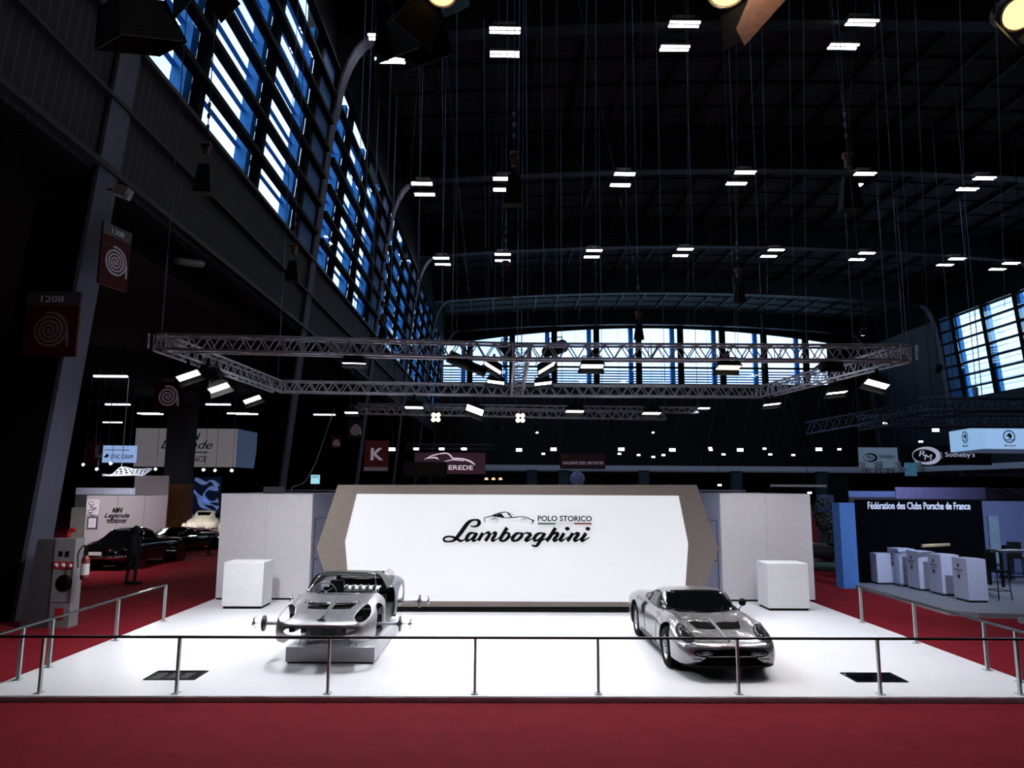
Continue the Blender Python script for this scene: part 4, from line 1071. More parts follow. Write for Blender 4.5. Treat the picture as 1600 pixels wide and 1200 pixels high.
# flood lights
def flood(label, loc, yaw=0.0, tilt=0.0, on=True, size=1.0, power=60, warm=False, spread=140, roll=0.0):
    """wide asymmetric flood light hung from a clamp; loc = clamp point, tilt forward, yaw about Z"""
    t = thing('flood_light', label, 'stage light', loc, yaw, 'flood lights on the large truss')
    k = size
    c = MB(); c.bb((-.03*k, -.03*k, -.10*k), (.03*k, .03*k, .02)); c.tube((-.18*k, 0, -.10*k), (.18*k, 0, -.10*k), .012*k, 6)
    for s in (-1, 1): c.tube((s*.18*k, 0, -.10*k), (s*.21*k, 0, -.24*k), .012*k, 6)
    c.build('yoke', BLACK, t)
    R = Matrix.Rotation(-roll, 3, 'Y') @ Matrix.Rotation(tilt, 3, 'X'); o = Vector((0, 0, -.24*k))
    def P(x, y, z): return o+R @ Vector((x*k, y*k, z*k))
    h = MB(); h.hexa([P(-.24, -.13, -.06), P(.24, -.13, -.06), P(.24, .13, -.06), P(-.24, .13, -.06), P(-.15, -.07, .10), P(.15, -.07, .10), P(.15, .07, .10), P(-.15, .07, .10)])
    ho = h.build('housing', BLACK, t)
    l = MB(); l.hexa([P(-.21, -.10, -.066), P(.21, -.10, -.066), P(.21, .10, -.066), P(-.21, .10, -.066), P(-.21, -.10, -.06), P(.21, -.10, -.06), P(.21, .10, -.06), P(-.21, .10, -.06)])
    l.build('lens', (WARM if warm else LENS) if on else mat('unlit_lens', (60, 62, 66), .3), ho)
    for s in (1,):
        f = MB(); f.hexa([P(-.24, s*.13-.004, -.06), P(.24, s*.13-.004, -.06), P(.24, s*.13+.004, -.06), P(-.24, s*.13+.004, -.06),
                          P(-.27, s*.20-.004, -.15), P(.27, s*.20-.004, -.15), P(.27, s*.20+.004, -.15), P(-.27, s*.20+.004, -.15)]); f.build('shutter', BLACK, ho)
    if on and power:
        ld = bpy.data.lights.new('light', 'AREA'); ld.shape = 'RECTANGLE'; ld.size = .40*k; ld.size_y = .2*k; ld.energy = power
        ld.color = (1, .9, .76) if warm else (.97, .975, 1.0); ld.spread = math.radians(spread)
        lo = bpy.data.objects.new('light', ld); COL.objects.link(lo); lo.parent = t
        lo.matrix_local = Matrix.Translation(P(0, 0, -.075)) @ R.to_4x4()
    return t
PW = 60
dn = .27
def hang(px_, py_, Y, z_off=.35):
    """clamp point so that the housing shows at this place"""
    p = atY(px_, py_, Y); return Vector((p.x, p.y, p.z+z_off))
for (x, y, Y, yaw, tilt, on, lb) in (
    (553, 573, yf+.1, .1, .12, True, 'flood light under the front truss beam left of centre'),
    (925, 578, yf+.1, 0, -.16, True, 'lit flood light under the front beam just right of the centre beam'),
    (1138, 580, yf+.1, 0, -.2, True, 'lit warm flood light under the right half of the front beam'),
    (1300, 582, yf+.1, -.1, .62, True, 'large dark flood light under the front beam near its right corner')):
    flood(lb, hang(x, y, Y), yaw, tilt, on, .95, PW*1.4 if x == 553 else PW*.8, warm=(x == 1138))
sideL = lambda t: onl(FL, BL, t); sideR = lambda t: onl(FR, BR, t)
for (x, y, tt, lb) in ((293, 588, .12, 'bright flood light below the left truss corner'), (341, 607, .42, 'bright flood light second along the left truss beam'), (393, 625, .85, 'bright flood light third along the left truss beam near the hinge')):
    Y = onl(FL, BL, tt).y; flood(lb, hang(x, y, Y, .28), .15, -.35, True, .92, PW, roll=.38)
flood('large dark lamp housing on the left truss beam beside the corner', hang(325, 578, onl(FL, BL, .25).y, .2), .12, .62, True, 1.1, 155)
for (x, y, tt, on, lb) in ((1371, 601, .08, True, 'bright flood light hanging below the right truss corner'), (1307, 614, .45, True, 'lit flood light low on the right truss beam'), (1206, 632, .92, True, 'lit flood light by the rear right truss joint')):
    Y = onl(FR, BR, tt).y; flood(lb, hang(x, y, Y, .28), -.15, -.3 if x > 1350 else -.05, on, .92, PW, roll=-.30 if x > 1350 else .1)
for (x, y, tt, sg, lb) in ((772, 574, .25, -1, 'upper lit flood light left of the centre beam'), (775, 596, .6, -1, 'lower lit flood light left of the centre beam'),
                           (852, 574, .25, 1, 'upper lit flood light right of the centre beam'), (848, 598, .6, 1, 'lower lit flood light right of the centre beam')):
    Y = onl(FM, BM, tt).y; flood(lb, hang(x, y, Y, .25), 0, -.15, True, .9, PW, roll=sg*(.55 if y < 580 else .12))
for (x, y, on, lb) in ((647, 636, True, 'flood light below the rear beam, above the glaring left warm lamp'), (743, 641, True, 'bright tilted flood light under the rear beam left of centre'), (898, 642, True, 'pale grey flood light under the rear beam right of centre'), (1018, 645, True, 'flood light under the rear beam, above the artists sign')):
    flood(lb, hang(x, y, yb+.1, .3), 0, -.65 if x == 743 else -.12, on, 1.05, PW*.9, roll=-.35 if x == 743 else 0)
for (x, y, Y, lb) in ((549, 645, 24.0, 'small lit flood light at the left tip of the shorter truss'), (1100, 638, 27.0, 'small flood light right of the thin dim truss')):
    flood(lb, hang(x, y, Y, .3), 0, -.1, True, 1.0, 20)
# two glaring warm blinders
for x, y, lb in ((681, 652, 'left of the two glaring warm blinder lamps under the shorter truss'), (813, 653, 'right of the two glaring warm blinder lamps under the shorter truss')):
    p = atY(x, y, T2Y-.2); t = thing('blinder_lamp', lb, 'stage light', p)
    MB().bb((-.17, 0, -.17), (.17, .16, .17)).build('housing', BLACK, t)
    for i, (dx, dz) in enumerate([(-.08, -.08), (.08, -.08), (-.08, .08), (.08, .08)]):
        MB().lathe([(0, -.02), (.06, -.02), (.07, 0), (0, 0)], (dx, 0, dz), 'Y', 16).build('lens', WARM, t)
    MB().tube((0, .08, .17), (0, .2, .40), .015, 5).build('bracket', BLACK, t)
# profile spots and small dark spots on the trusses
def spot(label, loc, d, L=.55, r=.09, lit=None, group='small spotlights on the trusses'):
    t = thing('spotlight', label, 'stage light', loc, 0, group); d = Vector(d).normalized()
    x = d.orthogonal().normalized(); yk = MB(); o = Vector((0, 0, -.30))
    b = MB(); b.tube(o-d*L*.45, o+d*L*.1, r, 16); b.tube(o+d*L*.1, o+d*L*.55, r*.72, 16, r*.8); b.build('barrel', BLACK, t)
    yk.tube((0, 0, 0), (0, 0, -.08), .02, 6); h = Vector((-d.y, d.x, 0)); h = h.normalized() if h.length > .01 else Vector((1, 0, 0))
    yk.tube(h*(r+.02)+Vector((0, 0, -.08)), -h*(r+.02)+Vector((0, 0, -.08)), .012, 5)
    for s in (1, -1): yk.tube(h*s*(r+.02)+Vector((0, 0, -.08)), h*s*(r+.02)+o, .012, 5)
    yk.build('yoke', BLACK, t)
    if lit:
        MB().tube(o+d*(L*.55), o+d*(L*.56), r*.6, 14).build('lens', WARM if lit == 'warm' else LENS, t)
    return t
spot('long dark profile spotlight aimed left under the front beam, before the end windows', hang(727, 568, yf+.2, .3), (.85, .2, -.35), .75, .12)
spot('dark spotlight behind the front beam left of the centre joint', hang(792, 548, yf+.8, .3), (.3, -.6, -.5), .5, .10)
spot('dark spotlight behind the front beam right of the centre joint', hang(868, 545, yf+.8, .3), (-.5, -.6, -.3), .6, .13)
for x, lb in ((652, 'below the left warm blinder'), (718, 'above the lit car banner, left'), (776, 'above the lit car banner, right'), (838, 'just right of the right warm blinder'), (893, 'above the artists sign'), (956, 'right of the artists sign'), (1018, 'near the right end of the shorter truss')):
    spot('small black spotlight on the shorter truss, '+lb, atY(x, 655, T2Y), (.1, -.5, -.8), .35, .07, lit='warm' if x in (838, 1018) else None)

# ---- electric hoists with chain bags and their wire ropes
def wire(label, a, b, r=.012, name='wire_rope'):
    a = Vector(a); b = Vector(b)
    o = MB().tube((0, 0, 0), b-a, r, 5).build(name, CABLE, None, a); return tag(o, label, 'cable', 'thin wire ropes hanging from the roof')
def up(px0, py0, Y, px1=None, py1=-60):
    return atY(px0, py0, Y), atY(px1 if px1 is not None else px0, py1, Y)
def roofpt(px_, py_, Y):
    """follow the line of sight to the roof underside at distance Y"""
    p = atY(px_, py_, Y); return p
HO = [(803, 285, 13.0, 'hoist and black chain bag high above the middle of the platform', 1.1),
      (1327, 290, 13.0, 'hoist and black chain bag high above the complete silver car', 1.2),
      (320, 268, 12.5, 'black chain bag hanging before the near window band', 1.0),
      (998, 512, 19.4, 'hoist and chain bag just above the truss, before the end windows', .8),
      (1154, 450, 19.4, 'hoist with hanging chain bag right of the middle, above the end windows', 1.0),
      (598, 517, 19.4, 'black chain bag above the truss before the last glazed bay', .8),
      (458, 415, 16.0, 'dark motor and cable bundle hanging beside the second column', .9),
      (790, 440, 16.5, 'dark chain bag hanging above the centre joint of the truss', .9)]
for x, y, Y, lb, k in HO:
    p = atY(x, y, Y); t = thing('chain_hoist', lb, 'hoist', p)
    b = MB(); b.hexa([(-.17*k, -.1*k, -.42*k), (.17*k, -.1*k, -.42*k), (.17*k, .1*k, -.42*k), (-.17*k, .1*k, -.42*k), (-.10*k, -.07*k, .12*k), (.10*k, -.07*k, .12*k), (.10*k, .07*k, .12*k), (-.10*k, .07*k, .12*k)])
    b.build('chain_bag', BLACK, t)
    m_ = MB(); m_.lathe([(0, -.09), (.07, -.08), (.08, 0), (.07, .08), (0, .09)], (0, 0, .50*k), 'X', 12); m_.bb((-.05, -.05, .30*k), (.05, .05, .50*k)); m_.build('motor', mat('hoist_brown', (70, 34, 26), .5, .3), t)
    c = MB(); L = 30
    zr = zroof(p.x)-p.z-.1
    c.tube((0, 0, .56*k), (0, 0, zr), .010, 5); c.tube((.02, 0, .12*k), (.02, 0, .45*k), .008, 5)
    for j in range(3): c.lathe([(0, 0), (.03, .03), (.03, .10), (0, .13)], (0, 0, .8*k+j*.22), 'Z', 8)
    c.build('chain', CABLE, t)
WR = [((587, 470), 12.5, None), ((735, 480), 15, 690), ((692, 480), 20, None), ((656, 520), 22, None), ((787, 470), 12.8, 779), ((850, 470), 17, 846), ((870, 515), 15.5, None), ((905, 500), 20, 917), ((931, 520), 20, None),
      ((1003, 470), 12.6, 906), ((1002, 300), 12.6, None), ((1150, 560), 13, 1128), ((1153, 560), 13, 1150), ((1330, 250), 13, 1296), ((1326, 200), 13, 1337), ((1377, 400), 14, 1366), ((1354, 520), 12.6, 1300),
      ((1075, 520), 22, None), ((1240, 520), 24, 1233), ((1260, 560), 18, 1255), ((1420, 480), 26, 1400), ((1450, 520), 30, 1430), ((1570, 480), 24, 1556), ((640, 300), 14, 661), ((1510, 450), 24, 1500), ((714, 520), 24, None), ((825, 520), 24, 822), ((980, 520), 24, 976), ((1200, 500), 20, 1190), ((760, 520), 22, 756)]
for k, ((x, y), Y, x2) in enumerate(WR):
    a = atY(x, y, Y); q = atY(x2 if x2 is not None else x, 10, Y); d = (q-a).normalized()
    b = a+d*((zroof(a.x)-.1-a.z)/d.z)
    wire('thin grey wire rope hanging from the dark roof above the stand', a, b, .0062*Y/15)
# truss hanging points
for p, nm in ((FL, 'front left'), (FR, 'front right'), (FM, 'front centre'), (BL, 'rear left'), (BR, 'rear right'), (BM, 'rear centre')):
    wire('wire rope carrying the %s joint of the large truss' % nm, p, (p.x+.05, p.y, zroof(p.x)-.1), .010)
wire('wire rope carrying the left end of the thin dim truss', a3, (a3.x, T3Y, zroof(a3.x)-.05), .012); wire('wire rope carrying the right end of the thin dim truss', b3, (b3.x, T3Y, zroof(b3.x)-.05), .012)
wire('wire rope carrying the left end of the shorter truss', a2, (a2.x, T2Y, zroof(a2.x)-.1), .012); wire('wire rope carrying the right end of the shorter truss', b2, (b2.x, T2Y, zroof(b2.x)-.1), .012)

# ---- theatre lamps close above the camera
def fresnel(label, loc, aim, lit, leaves, k=1.0, wire_up=True):
    t = thing('theatre_lamp', label, 'stage light', loc, 0, 'theatre lamps close overhead'); d = Vector(aim).normalized()
    x = d.orthogonal().normalized(); y = d.cross(x)
    b = MB(); b.tube(-d*.28*k, d*.02*k, .15*k, 20, .17*k); b.tube(d*.02*k, d*.04*k, .185*k, 20); b.build('barrel', BLACK, t)
    if lit:
        l = MB(); l.tube(d*.041*k, d*.05*k, .15*k, 20); l.build('lens', mat('warm_facets', (255, 226, 180), .4, emit=1.7, noise=.6, scale=40, ecol=(255, 214, 150)), t)
        rg = MB(); rg.path([d*.052*k+(x*math.cos(a)+y*math.sin(a))*.165*k for a in np.linspace(0, 2*PI, 25)], .010*k, 6); rg.build('rim_ring', mat('ring_pale', (220, 210, 190), .3, .6), t)
    for (ang, wd, ln, open_, m_) in leaves:
        r = x*math.cos(ang)+y*math.sin(ang); s = d.cross(r); e = (d*math.cos(open_)+r*math.sin(open_))
        o = r*.18*k+d*.05*k; nn = (s.cross(e)).normalized()*.003
        a0, a1, a2_, a3_ = o-s*wd*.5*k, o+s*wd*.5*k, o+s*wd*.66*k+e*ln*k, o-s*wd*.66*k+e*ln*k
        MB().add([a0-nn, a1-nn, a2_-nn, a3_-nn, a0+nn, a1+nn, a2_+nn, a3_+nn], [(0, 3, 2, 1), (4, 5, 6, 7), (0, 1, 5, 4), (1, 2, 6, 5), (2, 3, 7, 6), (3, 0, 4, 7)]).build('barn_door', m_, t)
    yk = MB(); z = Vector((0, 0, 1)); h = Vector((1, 0, 0))*.2*k
    yk.path([h-d*.1*k, h+z*.3*k, -h+z*.3*k, -h-d*.1*k], .012*k, 6); yk.tube(z*.3*k, z*.52*k, .02*k, 6)
    yk.build('yoke', BLACK, t)
    return t
LEAFB = mat('barn_door_black', (10, 10, 11), .6)
TAN = mat('barn_door_tan', (150, 104, 82), .6, noise=.2, scale=20, metal=.2)
FY = 5.0
p = atY(1136, -22, FY)
fresnel('warm lit theatre lamp at the top edge with a big tan barn door', p, (-.15, -.35, -.9), True, [(0, .3, .3, .6, LEAFB), (PI, .3, .3, .6, LEAFB)], .9)
# tan leaf as its own part of that lamp
t = [o for o in bpy.data.objects if o.name.startswith('theatre_lamp') and 'tan' in o.get('label', '')][0]
q = [atY(x, y, FY-.15)-t.location for x, y in ((1150, 45), (1164, 71), (1245, -20), (1178, -20))]
MB().add([v for v in q]+[v+Vector((0, .012, 0)) for v in q], [(0, 1, 2, 3), (7, 6, 5, 4), (0, 4, 5, 1), (1, 5, 6, 2), (2, 6, 7, 3), (3, 7, 4, 0)]).build('tan_barn_door', TAN, t)
ld = bpy.data.lights.new('light', 'SPOT'); ld.energy = 7; ld.color = (1, .84, .72); ld.spot_size = 2.2; ld.shadow_soft_size = .08
lo = bpy.data.objects.new('light', ld); COL.objects.link(lo); lo.parent = t; lo.location = (.12, -.45, .02)
lo.rotation_euler = (q[1]+q[3]-2*Vector(lo.location)).to_track_quat('-Z', 'Y').to_euler()
fresnel('lit theatre lamp at the top right corner with a drooping black barn door', atY(1588, 22, FY), (-.15, -.75, -.55), True, [(0, .3, .32, .3, LEAFB), (PI, .36, .36, .2, LEAFB), (PI/2, .3, .3, .4, LEAFB)], .72)
fresnel('theatre lamp at the top edge showing only a glint, left of centre', atY(690, -16, FY), (.0, -.3, -.9), True, [(PI/2, .4, .4, .7, LEAFB)], .72)
fresnel('big black theatre lamp with open barn doors over the near column', atY(205, -5, 4.6), (.1, .35, -.9), False, [(0, .42, .34, .25, LEAFB), (PI, .42, .34, .25, LEAFB), (PI/2, .4, .34, .3, LEAFB), (-PI/2, .4, .34, .3, LEAFB)], .85)
fresnel('black theatre lamp over the upper left window corner', atY(305, -30, 4.9), (.3, .3, -.9), False, [(0, .36, .3, .35, LEAFB), (PI, .36, .3, .35, LEAFB)], .7)
fresnel('black boxy lamp below the top edge left of the middle ceiling lamps', atY(640, 22, 6.0), (.1, .3, -.9), False, [(0, .5, .36, .1, LEAFB), (PI, .5, .36, .1, LEAFB), (PI/2, .5, .3, .1, LEAFB)], .95)
fresnel('small black lamp at the top edge beside the middle ceiling lamp', atY(730, -18, 6.0), (.1, .3, -.9), False, [(0, .4, .3, .3, LEAFB), (PI, .4, .3, .3, LEAFB)], .7)
# pipes they hang from
for Y, z0, nm in ((5.0, 7.35, 'tan barn door lamp'), (4.6, 6.95, 'big black lamp')):
    tag(MB().tube((-3.5, 0, 0), (4.5, 0, 0), .025, 8).build('lighting_bar', DARKSTEEL, None, (0, Y, z0+.2)), 'dark lighting pipe above the frame carrying the '+nm, 'pipe')
# ================================================================ NEIGHBOURS, LEFT
NAVY = mat('deep_navy', (14, 18, 30), .7)
def sign_panel(name, label, cat, pa, pb, Y, m, th=.06, rt=(1, 0, 0)):
    """flat panel facing the camera at distance Y between image corners pa (top left) and pb (bottom right)"""
    a = atY(*pa, Y); b = atY(*pb, Y); t = thing(name, label, cat, ((a.x+b.x)/2, Y, b.z))
    w_, h_ = b.x-a.x, a.z-b.z
    MB().bb((-w_/2, 0, 0), (w_/2, th, h_)).build('panel', m, t); t['w'] = w_; t['h'] = h_
    return t, w_, h_
F0 = lambda t, u, v, off=-.006: ((u, off, v), (1, 0, 0))
# fire post signs
t, w_, h_ = sign_panel('hose_reel_sign', 'dark red coiled hose sign with number strip facing forward on the near column', 'sign', (43, 455), (117, 557), 16.75, SIGNRED)
MB().bb((-.1, .05, h_*.5), (.1, .4, h_*.6)).build('bracket', DARKSTEEL, t); MB().bb((-w_/2, -.005, h_*.78), (w_/2, 0, h_)).build('number_strip', mat('sign_grey', (66, 68, 74), .6), t)
text('number', '1208', ((-w_*.22, -.01, h_*.83), (1, 0, 0)), w_*.42, TXTWHITE, t, height=h_*.1)
spiral(MB(), ((-.02, -.012, h_*.40), (1, 0, 0)), w_*.34).build('coiled_hose_symbol', mat('symbol_dim', (120, 110, 112), .6), t)
a = atY(162, 345, 16.85); b = atY(203, 400, 17.75)
u = Vector((b.x-a.x, b.y-a.y, 0)); t = thing('hose_reel_sign', 'dark red coiled hose sign seen at a slant, high on the near column', 'sign', (a.x, a.y, a.z-1.55)); L = u.length; u.normalize(); nn = u.cross(Vector((0, 0, 1)))
MB().prism([(0, 0), (L, 0), (L, 1.55), (0, 1.55)], .05, ((0, 0, 0), u)).build('panel', SIGNRED, t)
MB().prism([(0, 1.25), (L, 1.25), (L, 1.55), (0, 1.55)], .01, (nn*.012, u)).build('number_strip', mat('sign_grey', (66, 68, 74), .6), t)
text('number', '1208', (nn*.016+u*L*.28+Vector((0, 0, 1.32)), u), L*.42, TXTWHITE, t, height=.14)
spiral(MB(), (nn*.016+u*L*.5+Vector((0, 0, .66)), u), L*.40).build('coiled_hose_symbol', mat('symbol_pale', (210, 200, 215), .6), t)
# security camera box on the column
p = atY(192, 300, 17.2); t = thing('camera_box', 'small pale grey camera housing on a bracket, high on the near column', 'camera', p)
R = Matrix.Rotation(.35, 3, 'Y'); MB().box((0, 0, 0), (.34, .3, .26), R=R).build('box', mat('camera_grey', (140, 140, 142), .5), t)
MB().box((.12, -.02, -.12), (.14, .14, .16), R=R).build('lens_hood', mat('camera_grey', (140, 140, 142), .5), t); MB().tube((-.1, 0, .05), (-.5, .2, .15), .03, 6).build('bracket', DARKSTEEL, t)
p = atX(287, 411, -10.4); t = thing('parapet_lamp', 'unlit tubular lamp fixed below the ribbed parapet', 'lamp', p); MB().tube((-.05, -.4, -.05), (.35, .6, .15), .12, 8).build('housing', mat('camera_grey2', (110, 108, 108), .5), t); MB().bb((-.5, 0, 0), (.1, .06, .08)).build('bracket', DARKSTEEL, t); MB().bb((-.2, 0, .05), (-.14, .06, .9)).build('bracket', DARKSTEEL, t)
# twin signs far in the aisle
CX, CY = -20.6, 47.5
col = thing('aisle_column', 'dark steel aisle column with tan wooden cladding round its foot', 'column', (CX, CY, 0))
a = atY(262, 760, CY); b = atY(293, 760, CY); cw = b.x-a.x; col.location.x = (a.x+b.x)/2
MB().hexa([(-cw/2, -.6, 0), (cw/2, -.6, 0), (cw/2, .6, 0), (-cw/2, .6, 0), (-cw/2-.1, -.6, 10.6), (cw/2+.2, -.6, 10.6), (cw/2+.2, .6, 10.6), (-cw/2-.1, .6, 10.6)]).build('shaft', mat('aisle_column_grey', (42, 45, 54), .7), col)
stripes('wood_cladding', (112, 72, 34), (70, 44, 22), 0, .3, .94, .6)
MB().bb((-cw/2-.12, -.75, 0), (cw/2+.12, .75, 3.15)).build('wood_cladding', _mats['wood_cladding'], col)
for (pa, pb, Y, m_, sm_, lb) in (((242, 590), (282, 641), 46.0, SIGNRED, 'symbol_pale', 'dark red coiled hose sign, left of the twin pair on the aisle column'), ((284, 597), (308, 640), 46.0, mat('sign_purple', (40, 36, 66), .6), 'symbol_violet', 'narrow violet coiled hose sign, right one of the twin pair on the aisle column'),
                              ((518, 680), (532, 701), 46, SIGNRED, 'symbol_pale', 'small coiled hose sign just left of the white letter banner'), ((544, 656), (566, 684), 50, mat('sign_dark', (24, 18, 26), .7), 'symbol_pale', 'small dark coiled hose sign above the white letter banner')):
    t, w_, h_ = sign_panel('hose_reel_sign', lb, 'sign', pa, pb, Y, m_)
    mat('symbol_violet', (90, 86, 150), .6); spiral(MB(), ((0, -.01, h_*.42), (1, 0, 0)), w_*.38, turns=3.2).build('coiled_hose_symbol', mat('symbol_pale2', (150, 140, 150), .6, emit=.12, ecol=(150, 140, 150)) if sm_ == 'symbol_pale' else _mats['symbol_violet'], t)
    if Y == 46.0: MB().bb((-.06, .05, h_*.5), (.06, 1.0, h_*.56)).build('bracket', DARKSTEEL, t)
    else: MB().tube((0, .04, h_), (0, .04, 10.6-t.location.z), .02, 5).build('hanger', BLACK, t)
    if h_ > 1.6:
        MB().bb((-w_/2, -.005, h_*.87), (w_/2, 0, h_)).build('number_strip', mat('sign_grey', (66, 68, 74), .6), t); text('number', '1302', ((-w_*.2, -.01, h_*.89), (1, 0, 0)), w_*.4, TXTWHITE, t, height=h_*.07)
# extinguisher cabinet
p = atZ(100, 969, 0); q = atZ(134, 960, 0)
cbx = thing('fire_cabinet', 'tall pale grey cabinet with red strip and round black opening beside the near column', 'cabinet', (-9.58, 16.3, 0))
CG = mat('cabinet_grey', (120, 120, 126), .6)
zt = atY(104, 842, 16.3).z
cw = .44; MB().bb((-cw/2, 0, 0), (cw/2, .35, zt)).build('body', CG, cbx); MB().hexa([(-cw/2-.62, .02, 0), (-cw/2, .02, 0), (-cw/2, .6, 0), (-cw/2-.62, .6, 0), (-cw/2-.40, .02, zt-.02), (-cw/2, .02, zt-.02), (-cw/2, .6, zt-.02), (-cw/2-.40, .6, zt-.02)]).build('side_casing', mat('casing_dark_grey', (70, 70, 76), .6), cbx)
MB().bb((-cw/2, -.01, zt*.66), (cw/2, 0, zt*.74)).build('red_strip', mat('fire_red', (170, 30, 30), .5), cbx)
for k in range(3): MB().lathe([(0, 0), (.05, 0), (.05, .006), (0, .006)], (-.15+.15*k, -.018, zt*.70), 'Y', 16).build('round_symbol', TXTWHITE, cbx)
MB().lathe([(0, 0), (.18, 0), (.18, .01), (0, .01)], (.05, -.012, zt*.50), 'Y', 28).build('round_opening', BLACK, cbx)
MB().bb((-.08, -.01, zt*.10), (.10, 0, zt*.22)).build('red_symbol', mat('fire_red', (170, 30, 30), .5), cbx)
MB().bb((-.12, -.012, zt*.80), (-.04, 0, zt*.86)).build('dark_symbol', BLACK, cbx); MB().bb((.02, -.012, zt*.80), (.10, 0, zt*.86)).build('dark_symbol', BLACK, cbx)
MB().bb((-cw/2, -.004, zt*.28), (cw/2, 0, zt*.285)).build('joint_line', BLACK, cbx)
ex = thing('fire_extinguisher', 'fire extinguisher with pale label hanging on the right edge of the fire cabinet', 'extinguisher', atY(132, 898, 16.15)-Vector((0, 0, .1)))
MB().lathe([(0, -.02), (.08, 0), (.085, .05), (.085, .42), (.05, .50), (.02, .53), (0, .53)], (0, 0, 0), 'Z', 18).build('cylinder', mat('extinguisher_dull', (96, 24, 24), .3, coat=.5), ex)
MB().lathe([(.087, .10), (.088, .34)], (0, 0, 0), 'Z', 18).build('label_band', mat('pale_label', (190, 190, 186), .6), ex)
MB().path(smooth([(0, 0, .53), (.02, -.02, .66), (-.05, -.05, .72), (-.14, -.06, .55), (-.12, -.06, .25)], 5), .014, 6).build('hose', BLACK, ex)
MB().bb((-.02, -.06, .53), (.02, .03, .58)).build('handle', BLACK, ex)
p = atY(107, 838, 17.0); tag(MB().path(smooth([(0, 0, -.2), (0, 0, .05), (.05, 0, .14), (.14, 0, .14)], 5), .05, 8).build('red_pipe', mat('fire_red', (170, 30, 30), .5), None, p), 'red pipe elbow rising behind the fire cabinet', 'pipe')

# stand of the insurer
t, w_, h_ = sign_panel('hanging_banner', 'big white hanging banner with black lettering cut by the aisle column', 'banner', (213, 669), (368, 730), 53, mat('banner_white', (196, 190, 198), .6, emit=.16, ecol=(205, 198, 208)))
ba = atY(369, 669, 53); bb_ = atY(400, 672, 57)
MB().prism([(0, 0), ((Vector((bb_.x-ba.x, 4, 0))).length, 0), ((Vector((bb_.x-ba.x, 4, 0))).length, h_), (0, h_)], .06, ((w_/2, 0, 0), (bb_.x-ba.x, 4, 0))).build('side_panel', mat('banner_blue_end', (130, 150, 185), .6, emit=.12, ecol=(120, 150, 200)), t)
def at_t(t, px_, py_): p = atY(px_, py_, t.location.y); return p.x-t.location.x, p.z-t.location.z
u, v = at_t(t, 285, 688); text('lettering', 'AMV', ((u, -.01, v), (1, 0, 0)), at_t(t, 313, 688)[0]-u, mat('letters_green_black', (16, 30, 26), .5), t, height=.56, bold=.03)
u, v = at_t(t, 251, 705); text('lettering', 'Legende', ((u, -.01, v), (1, 0, 0)), at_t(t, 333, 688)[0]-u, TXTBLACK, t, height=.8, shear=.35)
u, v = at_t(t, 258, 721); text('lettering', 'ASSURANCE', ((u, -.01, v), (1, 0, 0)), at_t(t, 325, 688)[0]-u, TXTBLACK, t, height=.40)
u, v = at_t(t, 260, 706); MB().bb((u, -.012, v-.06), (at_t(t, 325, 700)[0], 0, v+.02)).build('underline', mat('mid_grey', (120, 120, 124), .6), t)
hung = MB(); 
for x in (-w_/2+.3, w_/2-.3): hung.tube((x, .03, h_), (x, .03, 10.6-t.location.z), .02, 5)
hung.build('hanger', CABLE, t)
t, w_, h_ = sign_panel('stand_wall', 'low grey stand wall with black script lettering behind the black classic car', 'wall panel', (136, 774), (257, 840), 38, mat('stand_wall_grey', (118, 114, 120), .7, noise=.04)); 
zz = t.location.z
MB().bb((-w_/2, 0, -zz), (w_/2, .06, 0)).build('panel', _mats['stand_wall_grey'], t)
u, v = at_t(t, 175, 801); text('lettering', 'AMV', ((u, -.01, v), (1, 0, 0)), at_t(t, 192, 800)[0]-u, TXTBLACK, t, height=.26, bold=.03)
u, v = at_t(t, 163, 811); text('lettering', 'Legende', ((u, -.01, v), (1, 0, 0)), at_t(t, 203, 800)[0]-u, TXTBLACK, t, height=.32, shear=.35)
u, v = at_t(t, 167, 817); text('lettering', 'ASSURANCE', ((u, -.01, v), (1, 0, 0)), at_t(t, 198, 800)[0]-u, TXTBLACK, t, height=.13)
u, v = at_t(t, 166, 812); MB().bb((u, -.012, v-.03), (at_t(t, 199, 800)[0], 0, v+.01)).build('underline', TXTBLACK, t)
for (pa, pb, m_, nm) in (((137, 780), (154, 804), mat('poster_pale', (150, 148, 156), .6), 'poster'), ((137, 807), (152, 827), mat('poster_frame', (30, 32, 60), .6), 'poster')):
    a_ = at_t(t, *pa); b_ = at_t(t, *pb); o = MB().bb((a_[0], -.02, b_[1]), (b_[0], 0, a_[1])).build(nm, m_, t)
    if 'frame' in m_.name: MB().bb((a_[0]+.08, -.03, b_[1]+.08), (b_[0]-.08, -.02, a_[1]-.08)).build('sheet', mat('poster_pale', (150, 148, 156), .6), o)
    else:
        g = MB()
        for k in range(5): c0 = Vector((a_[0]+.2+.1*(k % 3), -.025, a_[1]-.2-.14*k)); g.path([c0+Vector((.12*math.cos(s_), 0, .09*math.sin(s_+k))) for s_ in np.linspace(0, 5, 12)], .015, 4)
        g.build('drawing', TXTBLACK, o)
for x in (225, 183): 
    u = at_t(t, x, 800)[0]; MB().bb((u-.01, -.008, -zz), (u+.01, 0, h_)).build('joint_line', mat('joint_dark', (70, 66, 70), .7), t)
t, w_, h_ = sign_panel('stand_wall', 'pale wall slab standing behind the low lettered stand wall', 'wall panel', (211, 743), (262, 775), 44, mat('slab_grey', (150, 146, 154), .7))
MB().bb((-w_/2, 0, -t.location.z), (w_/2, .06, 0)).build('panel', _mats['slab_grey'], t)
t, w_, h_ = sign_panel('stand_wall', 'white low counter strip left of the pale wall slab', 'wall panel', (119, 762), (211, 773), 41, mat('strip_grey', (118, 124, 144), .6))
